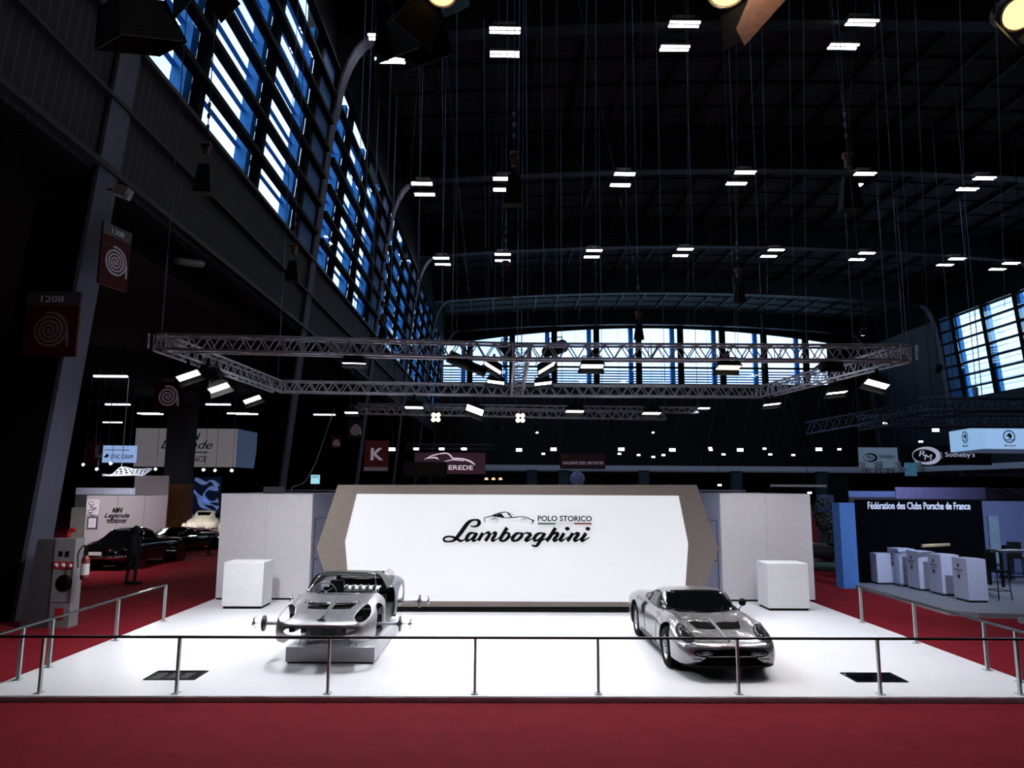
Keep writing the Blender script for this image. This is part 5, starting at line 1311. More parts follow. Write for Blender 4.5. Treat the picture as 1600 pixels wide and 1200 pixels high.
MB().bb((-w_/2, 0, -t.location.z), (w_/2, .06, 0)).build('panel', mat('unlit_grey', (26, 27, 32), .8), t)
t, w_, h_ = sign_panel('white_door_panel', 'narrow white door panel between the fire cabinet and the lettered wall', 'door panel', (112, 793), (129, 845), 30, mat('dull_white', (150, 150, 150), .6)); MB().bb((-w_/2, 0, -t.location.z), (w_/2, .06, 0)).build('panel', _mats['dull_white'], t)
t, w_, h_ = sign_panel('lit_sign', 'blue white lit sign reading UTAC CERAM left of the big white banner', 'sign', (157, 696), (212, 723), 46, mat('lit_blue_white', (170, 195, 235), .6, emit=.75, ecol=(150, 182, 235)))
u, v = at_t(t, 173, 717); text('lettering', 'UTAC CERAM', ((u, -.01, v), (1, 0, 0)), at_t(t, 208, 710)[0]-u, mat('letters_navy', (14, 24, 50), .6), t, height=.28)
lg = MB(); 
for k in range(3): a_, b_ = at_t(t, 163+2*k, 715), at_t(t, 168+k, 709+k); lg.tube((a_[0], -.012, a_[1]), (b_[0], -.012, b_[1]), .035, 4)
lg.build('arrow_mark', mat('letters_navy', (14, 24, 50), .6), t)
MB().bb((-w_*.38, -.01, h_*.72), (w_*.3, 0, h_*.76)).build('text_line', mat('faint_blue', (110, 130, 170), .6), t)
for x in (-w_*.3, w_*.3): MB().tube((x, .03, h_), (x, .03, 10.6-t.location.z), .03, 5).build('hanger', CABLE, t)
t, w_, h_ = sign_panel('letter_banner', 'dark red banner with a pale letter L partly hidden by the near column', 'banner', (136, 690), (158, 727), 45, SIGNRED); u, v = at_t(t, 148, 715); text('letter', 'L', ((u, -.01, v), (1, 0, 0)), .45, mat('letter_dim', (130, 128, 150), .6), t, height=.8, bold=.05)
MB().tube((0, .03, h_), (0, .03, 10.6-t.location.z), .03, 5).build('hanger', CABLE, t)
# chequered wave sculpture
t = thing('chequered_wave', 'wavy black and white chequered strip hanging under the UTAC sign', 'decoration', atY(160, 741, 40))
vs, fs = [], []; W1 = [atY(x, y, 40)-t.location for x, y in smooth([(160, 741), (175, 741), (190, 730), (212, 733), (238, 732)], 6)]; W2 = [atY(x, y, 40)-t.location for x, y in smooth([(160, 743), (180, 743), (212, 742), (222, 743), (238, 733)], 6)]
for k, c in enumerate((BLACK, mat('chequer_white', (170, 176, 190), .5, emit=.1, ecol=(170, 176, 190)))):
    g = MB()
    for i in range(len(W1)-1):
        for j in range(4):
            if (i+j) % 2 == k:
                A = W1[i].lerp(W2[i], j/4); B_ = W1[i+1].lerp(W2[i+1], j/4); C = W1[i+1].lerp(W2[i+1], (j+1)/4); D = W1[i].lerp(W2[i], (j+1)/4); e_ = Vector((0, .05, 0))
                g.add([A, B_, C, D, A+e_, B_+e_, C+e_, D+e_], [(0, 1, 2, 3), (7, 6, 5, 4), (0, 4, 5, 1), (1, 5, 6, 2), (2, 6, 7, 3), (3, 7, 4, 0)])
    g.build('chequers', c, t)
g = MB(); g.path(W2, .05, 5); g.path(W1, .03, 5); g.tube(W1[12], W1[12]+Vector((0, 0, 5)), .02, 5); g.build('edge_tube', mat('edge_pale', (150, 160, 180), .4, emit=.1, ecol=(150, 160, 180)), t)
# picture wall
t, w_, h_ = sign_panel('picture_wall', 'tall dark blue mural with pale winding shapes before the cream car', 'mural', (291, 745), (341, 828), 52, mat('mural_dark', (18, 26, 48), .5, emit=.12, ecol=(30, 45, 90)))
MB().bb((-w_/2, 0, -t.location.z), (w_/2, .06, 0)).build('panel', _mats['mural_dark'], t)
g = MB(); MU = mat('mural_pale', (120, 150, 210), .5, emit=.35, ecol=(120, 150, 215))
for pts in ([(291, 757), (300, 765), (312, 775), (322, 785), (334, 790), (341, 794)], [(341, 765), (328, 763), (319, 772), (322, 782), (334, 784), (341, 782)], [(296, 775), (303, 768), (309, 777), (316, 790), (330, 797)], [(305, 748), (320, 755), (330, 751), (341, 760)], [(293, 802), (300, 808), (302, 816)]):
    L = [(at_t(t, x, y)) for x, y in pts]; g.ribbon([(a_, b_, .10+.06*math.sin(i*.35)) for i, (a_, b_) in enumerate(smooth(L, 8))], ((0, -.01, 0), (1, 0, 0)), .01)
g.build('winding_shape', MU, t)
# rope barrier at the stand
t = thing('rope_barrier', 'black barrier post with flat foot before the cream car', 'barrier', atZ(325, 868, 0)); MB().tube((0, 0, .02), (0, 0, 1.0), .04, 8).build('post', BLACK, t); MB().lathe([(0, 0), (.25, 0), (.25, .03), (0, .04)], n=20).build('foot', BLACK, t); MB().bb((-.9, -.02, .92), (.9, .02, .97)).build('strap', BLACK, t)
# bright little lamps of the left stands
for k, (x, y, lb) in enumerate([(130, 726, 'glaring lamp right beside the near column'), (151, 733, 'small glaring lamp below the UTAC sign'), (173, 724, 'small warm lamp at the foot of the UTAC sign'), (243, 733, 'small glaring lamp under the big white banner'), (318, 734, 'glaring lamp under the banner right of the aisle column'), (336, 735, 'glaring lamp under the right part of the banner'), (362, 735, 'small lamp under the right end of the banner')]):
    p = atY(x, y, 39); t = thing('small_floodlight', lb, 'lamp', p, 0, 'small lamps over the left stands'); MB().lathe([(0, 0), (.10, 0), (.08, .2), (0, .22)], (0, 0, 0), 'Y', 12).build('housing', BLACK, t); MB().lathe([(0, -.01), (.07, -.01), (.07, 0), (0, 0)], (0, 0, 0), 'Y', 12).build('lens', WARM if k == 2 else LENS, t)
    MB().tube((0, .1, .05), (0, .1, 10.6-p.z), .012, 4).build('hanger', CABLE, t)
    if k in (0, 2, 3, 4, 6):
        ld = bpy.data.lights.new('light', 'AREA'); ld.shape = 'DISK'; ld.size = .4; ld.energy = 110; ld.color = (1, .97, .95); lo = bpy.data.objects.new('light', ld); COL.objects.link(lo); lo.parent = t; lo.location = (0, -.12, -.05); lo.rotation_euler = (math.radians(-35 if k in (0, 3) else 30), 0, 0)
# person
def person(label, loc, rz):
    t = thing('person', label, 'person', loc, rz)
    J = [(0, 0, .98), (0, .01, 1.12), (0, .02, 1.30), (0, .02, 1.46), (0, .0, 1.54), (0, -.02, 1.62), (0, -.03, 1.72),
         (-.10, 0, .93), (-.12, -.01, .52), (-.13, .03, .10), (-.13, -.10, .04), (.10, 0, .93), (.13, .04, .52), (.15, .10, .10), (.15, -.03, .04),
         (-.19, .02, 1.43), (-.25, .04, 1.16), (-.20, -.10, .98), (-.17, -.16, .92), (.19, .02, 1.43), (.25, .05, 1.15), (.23, -.02, .92), (.22, -.05, .84)]
    E = [(0, 1), (1, 2), (2, 3), (3, 4), (4, 5), (5, 6), (0, 7), (7, 8), (8, 9), (9, 10), (0, 11), (11, 12), (12, 13), (13, 14), (3, 15), (15, 16), (16, 17), (17, 18), (3, 19), (19, 20), (20, 21), (21, 22)]
    Rr = [.15, .14, .16, .14, .058, .085, .08, .10, .066, .048, .04, .10, .066, .048, .04, .07, .048, .036, .034, .07, .048, .036, .034]
    hands = []
    for base, w_i in ((18, Vector((-.17, -.16, .92))), (22, Vector((.22, -.05, .84)))):
        for f in range(4):
            p1 = w_i+Vector((-.024+.016*f, -.01, -.05)); p2 = p1+Vector((0, -.012, -.035)); J += [tuple(p1), tuple(p2)]; E += [(base, len(J)-2), (len(J)-2, len(J)-1)]; Rr += [.010, .008]
        p1 = w_i+Vector((.0, -.045, -.02)); p2 = p1+Vector((0, -.015, -.035)); J += [tuple(p1), tuple(p2)]; E += [(base, len(J)-2), (len(J)-2, len(J)-1)]; Rr += [.011, .009]
    me = bpy.data.meshes.new('body'); me.from_pydata(J, E, []); o = bpy.data.objects.new('body', me); COL.objects.link(o)
    sk = o.modifiers.new('skin', 'SKIN')
    for i, r in enumerate(Rr):
        me.skin_vertices[0].data[i].radius = (r*(1.25 if i in (1, 2, 3) else 1), r*(.8 if i in (1, 2, 3) else 1))
    me.skin_vertices[0].data[0].use_root = True
    s = o.modifiers.new('sub', 'SUBSURF'); s.levels = 2; s.render_levels = 2; bake(o)
    o.data.polygons.foreach_set('use_smooth', [True]*len(o.data.polygons)); o.data.materials.append(mat('dark_clothes', (20, 20, 26), .8)); o.parent = t
    hr = MB(); hr.lathe([(0, .115), (.05, .105), (.085, .06), (.098, 0), (.09, -.06), (.06, -.09), (.0, -.09)], (0, -.005, 1.70), 'Z', 18); h = hr.build('hair', mat('dark_hair', (18, 15, 14), .8), t)
    fc = MB(); fc.lathe([(0, .10), (.06, .08), (.078, .02), (.074, -.05), (.05, -.10), (0, -.115)], (0, -.035, 1.665), 'Z', 16); fc.tube((0, -.11, 1.68), (0, -.135, 1.655), .010, 6, .014)
    fc.build('face', mat('skin_tone', (120, 84, 66), .6), t)
    ft = MB()
    for sx, y in ((-.13, -.04), (.15, .03)): ft.box((sx, y-.03, .035), (.10, .27, .07))
    ft.build('shoes', BLACK, t); jk = MB()
    jk.lathe([(.17, .86), (.20, .95), (.185, 1.15), (.20, 1.36), (.13, 1.48), (.07, 1.52)], (0, .01, 0), 'Z', 20); jk.build('jacket', mat('dark_clothes', (20, 20, 26), .8), t)
    return t
person('person in dark clothes standing before the black classic car, seen from behind', atZ(206, 913, 0), PI-.4)

# ================================================================ BEHIND THE STAND
t, w_, h_ = sign_panel('letter_banner', 'dark red banner with a big white letter K above the left end of the backdrop', 'banner', (570, 688), (606, 736), 40, mat('banner_red', (110, 40, 48), .6, emit=.05, ecol=(110, 40, 48)))
u, v = at_t(t, 579, 719); text('letter', 'K', ((u, -.01, v), (1, 0, 0)), at_t(t, 599, 719)[0]-u, mat('letter_pale', (205, 195, 215), .6, emit=.25, ecol=(205, 195, 215)), t, height=at_t(t, 579, 700)[1]-v, bold=.03)
MB().bb((-w_/2, -.01, 0), (w_/2, 0, h_*.13)).build('pale_strip', mat('strip_pale', (150, 140, 160), .6, emit=.1, ecol=(150, 140, 160)), t)
u, v = at_t(t, 573, 692); text('small_print', 'RETRO\nMOBILE', ((u, -.01, v-.1), (1, 0, 0)), .45, mat('print_pink', (150, 110, 120), .6), t)
for x in (-w_*.4, w_*.4): MB().tube((x, .03, h_), (x, .03, zroof(t.location.x)-t.location.z-.2), .02, 5).build('hanger', CABLE, t)
t, w_, h_ = sign_panel('company_sign', 'dim dark sign reading CARROSSERIE LECOQ before the lit car banner', 'sign', (632, 722), (698, 745), 38, mat('sign_near_black', (14, 13, 15), .6))
u, v = at_t(t, 649, 725+.5); text('lettering', 'CARROSSERIE', ((u, -.01, at_t(t, 649, 729.5)[1]), (1, 0, 0)), at_t(t, 694, 725)[0]-u, mat('letters_brown', (62, 52, 48), .6, emit=.03, ecol=(100, 80, 70)), t, height=.17)
text('lettering', 'LECOQ', ((u, -.01, at_t(t, 649, 742)[1]), (1, 0, 0)), at_t(t, 694, 725)[0]-u, mat('letters_brown', (62, 52, 48)), t, height=.36)
c_ = at_t(t, 640, 734); MB().prism([(c_[0]+.3*math.cos(a), c_[1]+.33*math.sin(a)) for a in np.linspace(0, 2*PI, 25)[:-1]], .01, ((0, -.01, 0), (1, 0, 0))).build('round_emblem', mat('emblem_violet', (46, 30, 52), .6), t)
bo = MB()
for a_, b_ in (((-w_/2, 0), (w_/2, 0)), ((w_/2, 0), (w_/2, h_)), ((w_/2, h_), (-w_/2, h_)), ((-w_/2, h_), (-w_/2, 0))): bo.tube((a_[0], 0, a_[1]), (b_[0], 0, b_[1]), .02, 4)
bo.build('border', mat('letters_brown', (62, 52, 48)), t); MB().tube((-w_*.3, .03, h_), (-w_*.3, .03, zroof(t.location.x)-t.location.z-.2), .015, 5).build('hanger', CABLE, t); MB().tube((w_*.3, .03, h_), (w_*.3, .03, zroof(t.location.x)-t.location.z-.2), .015, 5).build('hanger', CABLE, t)
t, w_, h_ = sign_panel('lit_banner', 'lit plum banner with a white car silhouette line and the letters EREDE', 'banner', (648, 707), (758, 741), 48, mat('banner_plum', (60, 36, 50), .6, emit=.35, noise=.5, scale=.6, ecol=(70, 44, 60)))
g = MB(); WL = mat('line_white', (230, 215, 230), .5, emit=.7, ecol=(235, 220, 235))
for pts in ([(663, 718, .1), (675, 712, .2), (690, 708.5, .25), (699, 708.5, .25), (704, 712, .3), (708, 716, .3), (722, 717, .3), (735, 721, .35), (742, 726, .2)], [(668, 716, .15), (680, 715, .3), (686, 718, .2)], [(695, 721, .1), (708, 718.5, .2), (725, 720, .15)]):
    L = [at_t(t, x, y)+(hw*.16,) for x, y, hw in pts]; g.ribbon(smooth(L, 5), ((0, -.01, 0), (1, 0, 0)), .01)
g.build('car_line', WL, t)
u, v = at_t(t, 701, 734); text('lettering', 'EREDE', ((u, -.01, v), (1, 0, 0)), at_t(t, 739, 734)[0]-u, WL, t, height=at_t(t, 700, 727)[1]-v, bold=.01)
u, v = at_t(t, 702, 737.5); text('small_print', 'Prestige et de Collection', ((u, -.01, v), (1, 0, 0)), at_t(t, 738, 734)[0]-u, mat('print_wine', (120, 40, 60), .6, emit=.2, ecol=(140, 40, 60)), t)
tt_ = MB(); 
for z in (.25, .55): tt_.tube((-w_/2-.6, -.1, h_+z), (w_/2+.6, -.1, h_+z), .03, 5)
for k in range(30): xx = -w_/2-.6+(w_+1.2)*k/30; tt_.tube((xx, -.1, h_+.25), (xx+.16, -.1, h_+.55), .015, 4)
tt_.tube((0, -.1, h_+.55), (0, -.1, zroof(t.location.x)-t.location.z-.2), .015, 4); tt_.build('truss_rail', mat('dull_alu', (120, 122, 130), .4, .7), t)
for k, x in enumerate((650, 690, 725)):
    p = atY(x, 701.5, 47.6); tt2 = thing('small_floodlight', 'lit lamp above the car silhouette banner, %s of three' % ('left', 'middle', 'right')[k], 'lamp', p, 0, 'lamps above the lit car banner'); MB().bb((-.17, 0, -.07), (.17, .2, .09)).build('housing', BLACK, tt2); MB().bb((-.17, -.01, -.06), (.17, 0, .07)).build('lens', LENS, tt2)
t, w_, h_ = sign_panel('direction_sign', 'dark wine sign reading GALERIE DES ARTISTES hanging above the backdrop', 'sign', (875, 709), (946, 733), 42, mat('sign_wine', (50, 22, 32), .6, emit=.08, ecol=(60, 26, 36)))
u, v = at_t(t, 879, 725.5); text('lettering', 'GALERIE DES ARTISTES', ((u, -.01, v), (1, 0, 0)), at_t(t, 943, 725)[0]-u, mat('letter_pale', (205, 195, 215)), t, height=.17)
u, v = at_t(t, 877, 715); text('small_print', 'RETRO\nMOBILE', ((u, -.01, v), (1, 0, 0)), .42, mat('print_pink', (150, 110, 120)), t)
for x in (-w_*.45, w_*.45): MB().tube((x, .03, h_), (x, .03, zroof(t.location.x)-t.location.z-.2), .018, 5).build('hanger', CABLE, t)
p = atY(902, 748, 40); t = thing('globe', 'pale blue mottled globe just above the top of the backdrop', 'globe', p)
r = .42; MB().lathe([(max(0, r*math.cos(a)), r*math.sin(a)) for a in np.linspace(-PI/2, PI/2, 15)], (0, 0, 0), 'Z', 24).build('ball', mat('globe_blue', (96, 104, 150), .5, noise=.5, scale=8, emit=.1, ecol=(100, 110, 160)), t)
MB().tube((0, 0, -r), (0, 0, -p.z), .05, 8).build('stem', DARKSTEEL, t)
t, w_, h_ = sign_panel('lit_sign', 'tiny bright cyan lit sign above the left storage block', 'sign', (486, 742), (499, 756), 45, mat('cyan_lit', (150, 220, 235), .5, emit=.8, ecol=(160, 225, 240)))
u, v = at_t(t, 487.5, 747); text('lettering', 'SMS', ((u, -.01, v), (1, 0, 0)), w_*.75, mat('cyan_dark', (40, 130, 160), .5), t, height=.15); MB().bb((-.05, 0, -t.location.z), (.05, .05, 0)).build('pole', DARKSTEEL, t)
# warm dome lamps
for k, x in enumerate((760, 771, 782)):
    p = atY(x, 748, 44); t = thing('dome_lamp', 'warm dome lamp right of the lit car banner, %s of the row of three' % ('left', 'middle', 'right')[k], 'lamp', p, 0, 'three warm dome lamps'); MB().lathe([(.12, -.07), (.10, .02), (.05, .06), (0, .07)], (0, 0, 0), 'Z', 14).build('shade', mat('dome_warm', (255, 214, 180), .5, emit=1.2, ecol=(255, 205, 165), noise=0), t); MB().tube((0, 0, .06), (0, 0, zroof(p.x)-p.z-.2), .01, 4).build('cord', CABLE, t)
# far floodlights under the end gallery
fl = [(811, 703), (849, 709), (865, 702), (900, 718), (971, 702), (968, 709), (998, 711), (1021, 714), (1037, 711), (1051, 703), (1111, 703), (1131, 710), (1157, 703), (1195, 701), (1204, 710), (1240, 711), (1280, 702), (1312, 702), (1125, 758), (612, 702), (1463, 672), (1384, 661), (1266, 770), (1110, 700), (1440, 690)]
for k, (x, y) in enumerate(fl):
    big = k in (0, 2, 4, 9, 12, 16, 19, 20); Y = 96.0 if y < 730 else 60
    if k in (20, 21, 24): Y = 60
    if k == 19: Y = 50
    Y -= (k % 5)*1.3; p = atY(x, y, Y); s_ = (.42 if big else .22)*Y/96
    near = {0: 'right of the lit car banner', 4: 'right of the artists sign', 19: 'just right of the white letter banner', 20: 'left of the lit cube sign'}.get(k)
    t = thing('small_floodlight', ('far floodlight '+near) if near else 'tiny far floodlight in the dark below the end windows', 'lamp', p, 0, None if near else 'far floodlights below the end windows')
    MB().bb((-s_*.9, 0, -s_*.45), (s_*.9, .2, s_*.45)).build('lens', LENS if k != 18 else WARM, t)
    MB().bb((-s_*1.1, .2, -s_*.6), (s_*1.1, .5, s_*.6)).build('housing', BLACK, t); MB().tube((0, .3, 0), (0, .3, zroof(p.x)-p.z-.2), .02, 4).build('hanger', BLACK, t)
# building top bits behind the blocks
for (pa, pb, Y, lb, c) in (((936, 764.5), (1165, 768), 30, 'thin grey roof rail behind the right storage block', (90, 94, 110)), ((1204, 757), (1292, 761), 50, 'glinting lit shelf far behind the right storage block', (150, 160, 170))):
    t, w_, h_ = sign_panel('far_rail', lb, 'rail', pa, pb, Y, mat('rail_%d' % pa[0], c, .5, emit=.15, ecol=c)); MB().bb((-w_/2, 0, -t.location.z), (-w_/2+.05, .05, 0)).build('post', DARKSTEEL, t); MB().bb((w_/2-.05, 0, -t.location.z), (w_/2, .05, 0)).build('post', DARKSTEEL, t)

# ================================================================ NEIGHBOURS, RIGHT
DT = .12
dk = thing('stand_deck', 'grey raised exhibition floor right of the red aisle, carrying the white counters', 'platform', (11.15, 18.2, 0))
DG = mat('deck_grey', (112, 114, 124), .5, noise=.04)
MB().flat([(0, 0), (.5, -.35), (1.6, -.5), (16, -.5), (16, 14), (0, 5.2)], 0, DT).build('deck', DG, dk)
MB().bb((-.02, 0, 0), (0, 5.2, DT+.005)).build('edge_trim', mat('edge_lilac', (150, 142, 152), .5), dk)
dk2 = thing('stand_deck', 'second raised grey floor piece at the right edge, nearer than the counters', 'platform', (11.9, 15.6, 0)); MB().flat([(0, 0), (6, -1.6), (6, 1.4), (.3, 1.7)], 0, DT).build('deck', DG, dk2)
YP = 23.35
a = atY(1337, 780.5, YP); b = atY(1533.5, 780.5, YP)
bw_t = thing('stand_wall', 'large black stand wall headed Fédération des Clubs Porsche de France', 'wall panel', ((a.x+b.x)/2, YP, DT)); bw_t['label'] = 'large plain black stand wall with one white title line, behind the white counters'
W_ = b.x-a.x; H_ = a.z-DT; MB().bb((-W_/2, 0, 0), (W_/2, .12, H_)).build('panel', mat('matt_black_wall', (3, 3, 6), .95, spec=.04), bw_t)
u, v = at_t(bw_t, 1355.5, 795.5); text('lettering', 'Fédération des Clubs Porsche de France', ((u, -.015, v), (1, 0, 0)), at_t(bw_t, 1515.5, 795)[0]-u, mat('title_white', (200, 205, 225), .6, emit=.25, ecol=(200, 205, 225)), bw_t, height=.235, bold=.012)
YBp = 22.9
a = atY(1311, 786, YBp); b = atY(1335, 786, YBp); t = thing('blue_pillar', 'square blue lit pillar at the left end of the black stand wall', 'pillar', ((a.x+b.x)/2, YBp, 0)); MB().bb((-(b.x-a.x)/2, 0, 0), ((b.x-a.x)/2, .5, a.z)).build('body', mat('pillar_blue', (52, 92, 150), .6, emit=.16, ecol=(50, 95, 165)), t)
# right hand wall of that stand
t = thing('stand_wall', 'blue grey stand wall behind the bar table, at the right edge', 'wall panel', (atY(1534, 785, 24.5).x, 24.5, DT)); zt = atY(1560, 783, 24.5).z-DT
MB().bb((0, 0, 0), (6, .1, zt)).build('panel', mat('blue_grey_wall', (78, 88, 124), .7, noise=.04), t)
a_ = at_t(t, 1541, 806); b_ = at_t(t, 1563, 880); MB().bb((a_[0], -.1, b_[1]), (b_[0], 0, a_[1])).build('notice_board', mat('board_pale', (104, 124, 140), .6), t)
# counters
def counter(label, px_, py_, k, logo=True):
    p = atZ(px_, py_, DT); t = thing('counter', label, 'counter', p, 0, 'white counters before the black wall' )
    poly = [(0, 0), (.52, 0), (.52, .45), (.35, .66), (.02, .66)]; hh = 1.13 if logo else .95
    MB().flat(poly, .06, hh).build('body', mat('counter_white', (160, 162, 184), .55, noise=.03), t); MB().flat([(.03, .03), (.50, .03), (.50, .43), (.34, .62), (.04, .62)], 0, .06).build('recessed_base', DARKSTEEL, t)
    if logo:
        g = MB(); fr0 = ((-.004, .0, 0), (0, -1, 0))
        g.prism([(-.40, .98), (-.33, .98), (-.33, .91), (-.365, .87), (-.40, .91)], .004, fr0); g.build('crest_mark', mat('crest_dark', (30, 22, 34), .6), t)
        text('lettering', 'Porsche Club', ((-.006, .52, .80), (0, -1, 0)), .34, TXTBLACK, t, height=.05, depth=.003); text('lettering', 'de France' if k % 2 else 'Alsace', ((-.006, .46, .74), (0, -1, 0)), .20, TXTBLACK, t, height=.03, depth=.003)
        g = MB(); g.prism([(-.365+.05*math.cos(a), .64+.06*math.sin(a)) for a in np.linspace(0, 2*PI, 13)[:-1]], .004, fr0); g.build('club_badge', mat('crest_dark', (30, 22, 34)), t)
    return t
counter('white counter nearest the camera, right one of the row before the black wall', 1515, 942, 1); counter('white counter second from the right in the row', 1474, 931.5, 0); counter('white counter third from the right, behind the clear stand', 1438, 923.5, 1); counter('white lettered counter furthest left of the lettered four', 1407, 916.5, 0)
counter('low plain white counter at the left end of the row, without lettering', 1372, 913.5, 0, False)
# clear lectern
p = atZ(1410, 918, DT); t = thing('clear_lectern', 'transparent acrylic lectern standing before the white counters', 'lectern', p); AC = glassmat('clear_acrylic', (.93, .95, .97), .08)
MB().bb((0, 0, 0), (.04, .35, 1.05)).build('side_panel', AC, t); MB().bb((.36, 0, 0), (.40, .35, 1.05)).build('side_panel', AC, t); MB().bb((0, 0, 1.05), (.40, .4, 1.08)).build('top', AC, t); MB().path(smooth([(0, 0, 1.05), (.1, 0, 1.16), (.3, 0, 1.16), (.4, 0, 1.05)], 5), .012, 5).build('arch', mat('edge_lit', (150, 170, 200), .3), t)
p = atY(1441, 853, 21.2); t = thing('rolled_poster', 'tan rolled poster tube lying on the counters', 'tube', p); MB().tube((0, 0, 0), (.86, .1, .03), .05, 14).build('tube', mat('kraft_tan', (150, 132, 104), .7), t)
# bar table and stools
def stool(label, loc, rz):
    t = thing('bar_stool', label, 'stool', loc, rz, 'black bar stools'); MB().box((0, 0, .76), (.40, .40, .05)).build('seat', BLACK, t); MB().box((0, .19, 1.0), (.40, .03, .5)).build('backrest', BLACK, t)
    for sx in (-1, 1):
        for sy in (-1, 1): MB().tube((sx*.17, sy*.17, .74), (sx*.22, sy*.21, 0), .016, 6).build('leg', BLACK, t)
    MB().path([(-.21, -.20, .25), (.21, -.20, .25), (.21, .20, .25), (-.21, .20, .25), (-.21, -.20, .25)], .012, 5).build('footrest', BLACK, t); return t
stool('black bar stool right of the nearest white counter', atZ(1567, 938, DT)+Vector((0, .15, 0)), .2)
stool('black bar stool at the right edge behind the bar table', atZ(1592, 912, DT)+Vector((.4, .6, 0)), -.5)
p = atZ(1585, 918, DT); t = thing('bar_table', 'high dark bar table with papers at the right edge', 'table', p+Vector((.35, .3, 0)))
MB().bb((-.75, -.35, 1.05), (.75, .35, 1.10)).build('tabletop', mat('table_dark', (40, 40, 46), .5), t)
for sx in (-1, 1):
    for sy in (-1, 1): MB().bb((sx*.68-.035, sy*.29-.03, 0), (sx*.68+.035, sy*.29+.03, 1.05)).build('leg', BLACK, t)
MB().bb((-.68, -.32, .30), (.68, -.27, .34)).build('crossbar', BLACK, t)
for k, (dx, dy, a_) in enumerate([(-.45, -.1, .2), (-.1, 0, -.3), (.25, -.1, .1)]):
    tag(MB().box((0, 0, .01), (.30, .21, .02), rz=a_).build('paper_stack', mat('paper_white', (170, 170, 180), .7), None, t.location+Vector((dx, dy, 1.10))), 'small pile of white leaflets on the bar table, %s' % ('left', 'middle', 'right')[k], 'papers', 'leaflets on the bar table')
tag(MB().bb((-.1, -.06, 0), (.1, .06, .13)).build('black_box', BLACK, None, t.location+Vector((-.15, .2, 1.10))), 'small black box behind the leaflets on the bar table', 'box')
# lilac walls and stair behind
for (pa, pb, Y, lb, c) in (((1326, 767), (1399, 777), 30, 'low lilac wall strip above the blue pillar', (70, 88, 134)), ((1399, 761), (1541, 780), 31, 'long lilac wall above the black stand wall', (84, 84, 124)), ((1541, 762), (1640, 780), 34, 'dim violet wall behind the stair rail', (66, 62, 92)), ((1277, 773), (1304, 800), 40, 'blue lit panel seen in the gap right of the white block', (50, 80, 150))):
    t, w_, h_ = sign_panel('stand_wall', lb, 'wall panel', pa, pb, Y, mat('lilac_%d' % pa[0], c, .6, emit=0, ecol=c)); MB().bb((-w_/2, .01, -t.location.z), (w_/2, .06, 0)).build('panel', mat('unlit_grey', (26, 27, 32)), t)
t = thing('stair_railing', 'dark sloping stair railing before the lilac wall', 'railing', atY(1541, 780, 30)); g = MB()
A0, A1 = atY(1541, 763, 30)-t.location, atY(1592, 780, 30)-t.location; g.tube(A0, A1, .03, 5); g.tube(atY(1565, 763, 30)-t.location, atY(1600, 779, 30)-t.location, .03, 5)
g.build('rail', BLACK, t)
for k in range(14):
    x = 1542+4*k; y = 763+max(0, (x-1541))*17/51; MB().tube(atY(x, min(y, 780), 30)-t.location, atY(x, 781, 30)-t.location, .012, 4).build('baluster', BLACK, t)
MB().tube(A0, (A0.x, A0.y, -t.location.z), .03, 5).build('post', BLACK, t)
# lit cube sign
zt1, zt2 = 666, 701; YK = 40
c0 = atY(1536, 665.7, YK); cb = atY(1536, 701, YK); l0 = atY(1482.5, 671.5, YK+4.2); 
t = thing('lit_cube_sign', 'hanging blue white lit cube sign with green round badges', 'sign', (c0.x, YK, cb.z)); h_ = c0.z-cb.z
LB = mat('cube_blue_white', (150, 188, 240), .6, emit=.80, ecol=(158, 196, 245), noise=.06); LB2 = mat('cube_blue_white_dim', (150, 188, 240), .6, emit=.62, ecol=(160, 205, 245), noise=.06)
lv = Vector((l0.x-c0.x, 4.2, 0)); rv = Vector((7.0, .3, 0))
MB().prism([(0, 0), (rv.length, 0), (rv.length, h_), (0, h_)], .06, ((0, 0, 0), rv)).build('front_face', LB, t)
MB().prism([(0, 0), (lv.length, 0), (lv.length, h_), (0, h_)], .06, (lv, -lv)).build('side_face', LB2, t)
MB().flat([(0, .07), (7, .35), (lv.x+7, 4.5), (lv.x+.07, 4.2)], -.04, 0).build('underside', mat('cube_under', (120, 130, 160), .6, emit=.2, ecol=(120, 140, 180)), t)
GR = mat('badge_green', (20, 110, 60), .5); GD = mat('badge_ring', (24, 62, 60), .5)
def badge(o, rt, R_):
    rt = Vector(rt).normalized(); nn = rt.cross(Vector((0, 0, 1)))
    g = MB(); g.ribbon([(R_*math.cos(a), R_*math.sin(a), R_*.09) for a in np.linspace(0, 2*PI, 33)], (Vector(o)+nn*.02, rt), .015); g.build('badge_ring', GD, t)
    g = MB(); W_p = [(-.75, -.05), (-.2, .6), (.1, .75), (.45, .5), (.6, .1), (.45, -.35), (-.1, -.45), (.1, -.15), (-.3, -.2), (-.1, .05), (-.5, 0), (-.25, .2)]
    g.prism([(x*R_*.85, y*R_*.85) for x, y in W_p], .015, (Vector(o)+nn*.02, rt)); g.prism([(-.7*R_, -.62*R_), (.7*R_, -.62*R_), (.75*R_, -.48*R_), (-.75*R_, -.48*R_)], .015, (Vector(o)+nn*.02, rt)); g.build('winged_arrow', GR, t)
    wd = R_*2.1; text('lettering', 'ŠKODA', (Vector(o)+nn*.02-rt*wd/2-Vector((0, 0, R_*1.72)), rt), wd, TXTBLACK, t, height=R_*.42, depth=.012)
pb = atY(1578, 682, YK); badge((pb.x-t.location.x, .08, pb.z-t.location.z), rv, .33)
f_ = .52; badge(lv*f_+Vector((0, 0, h_*.62)), -lv, .33)
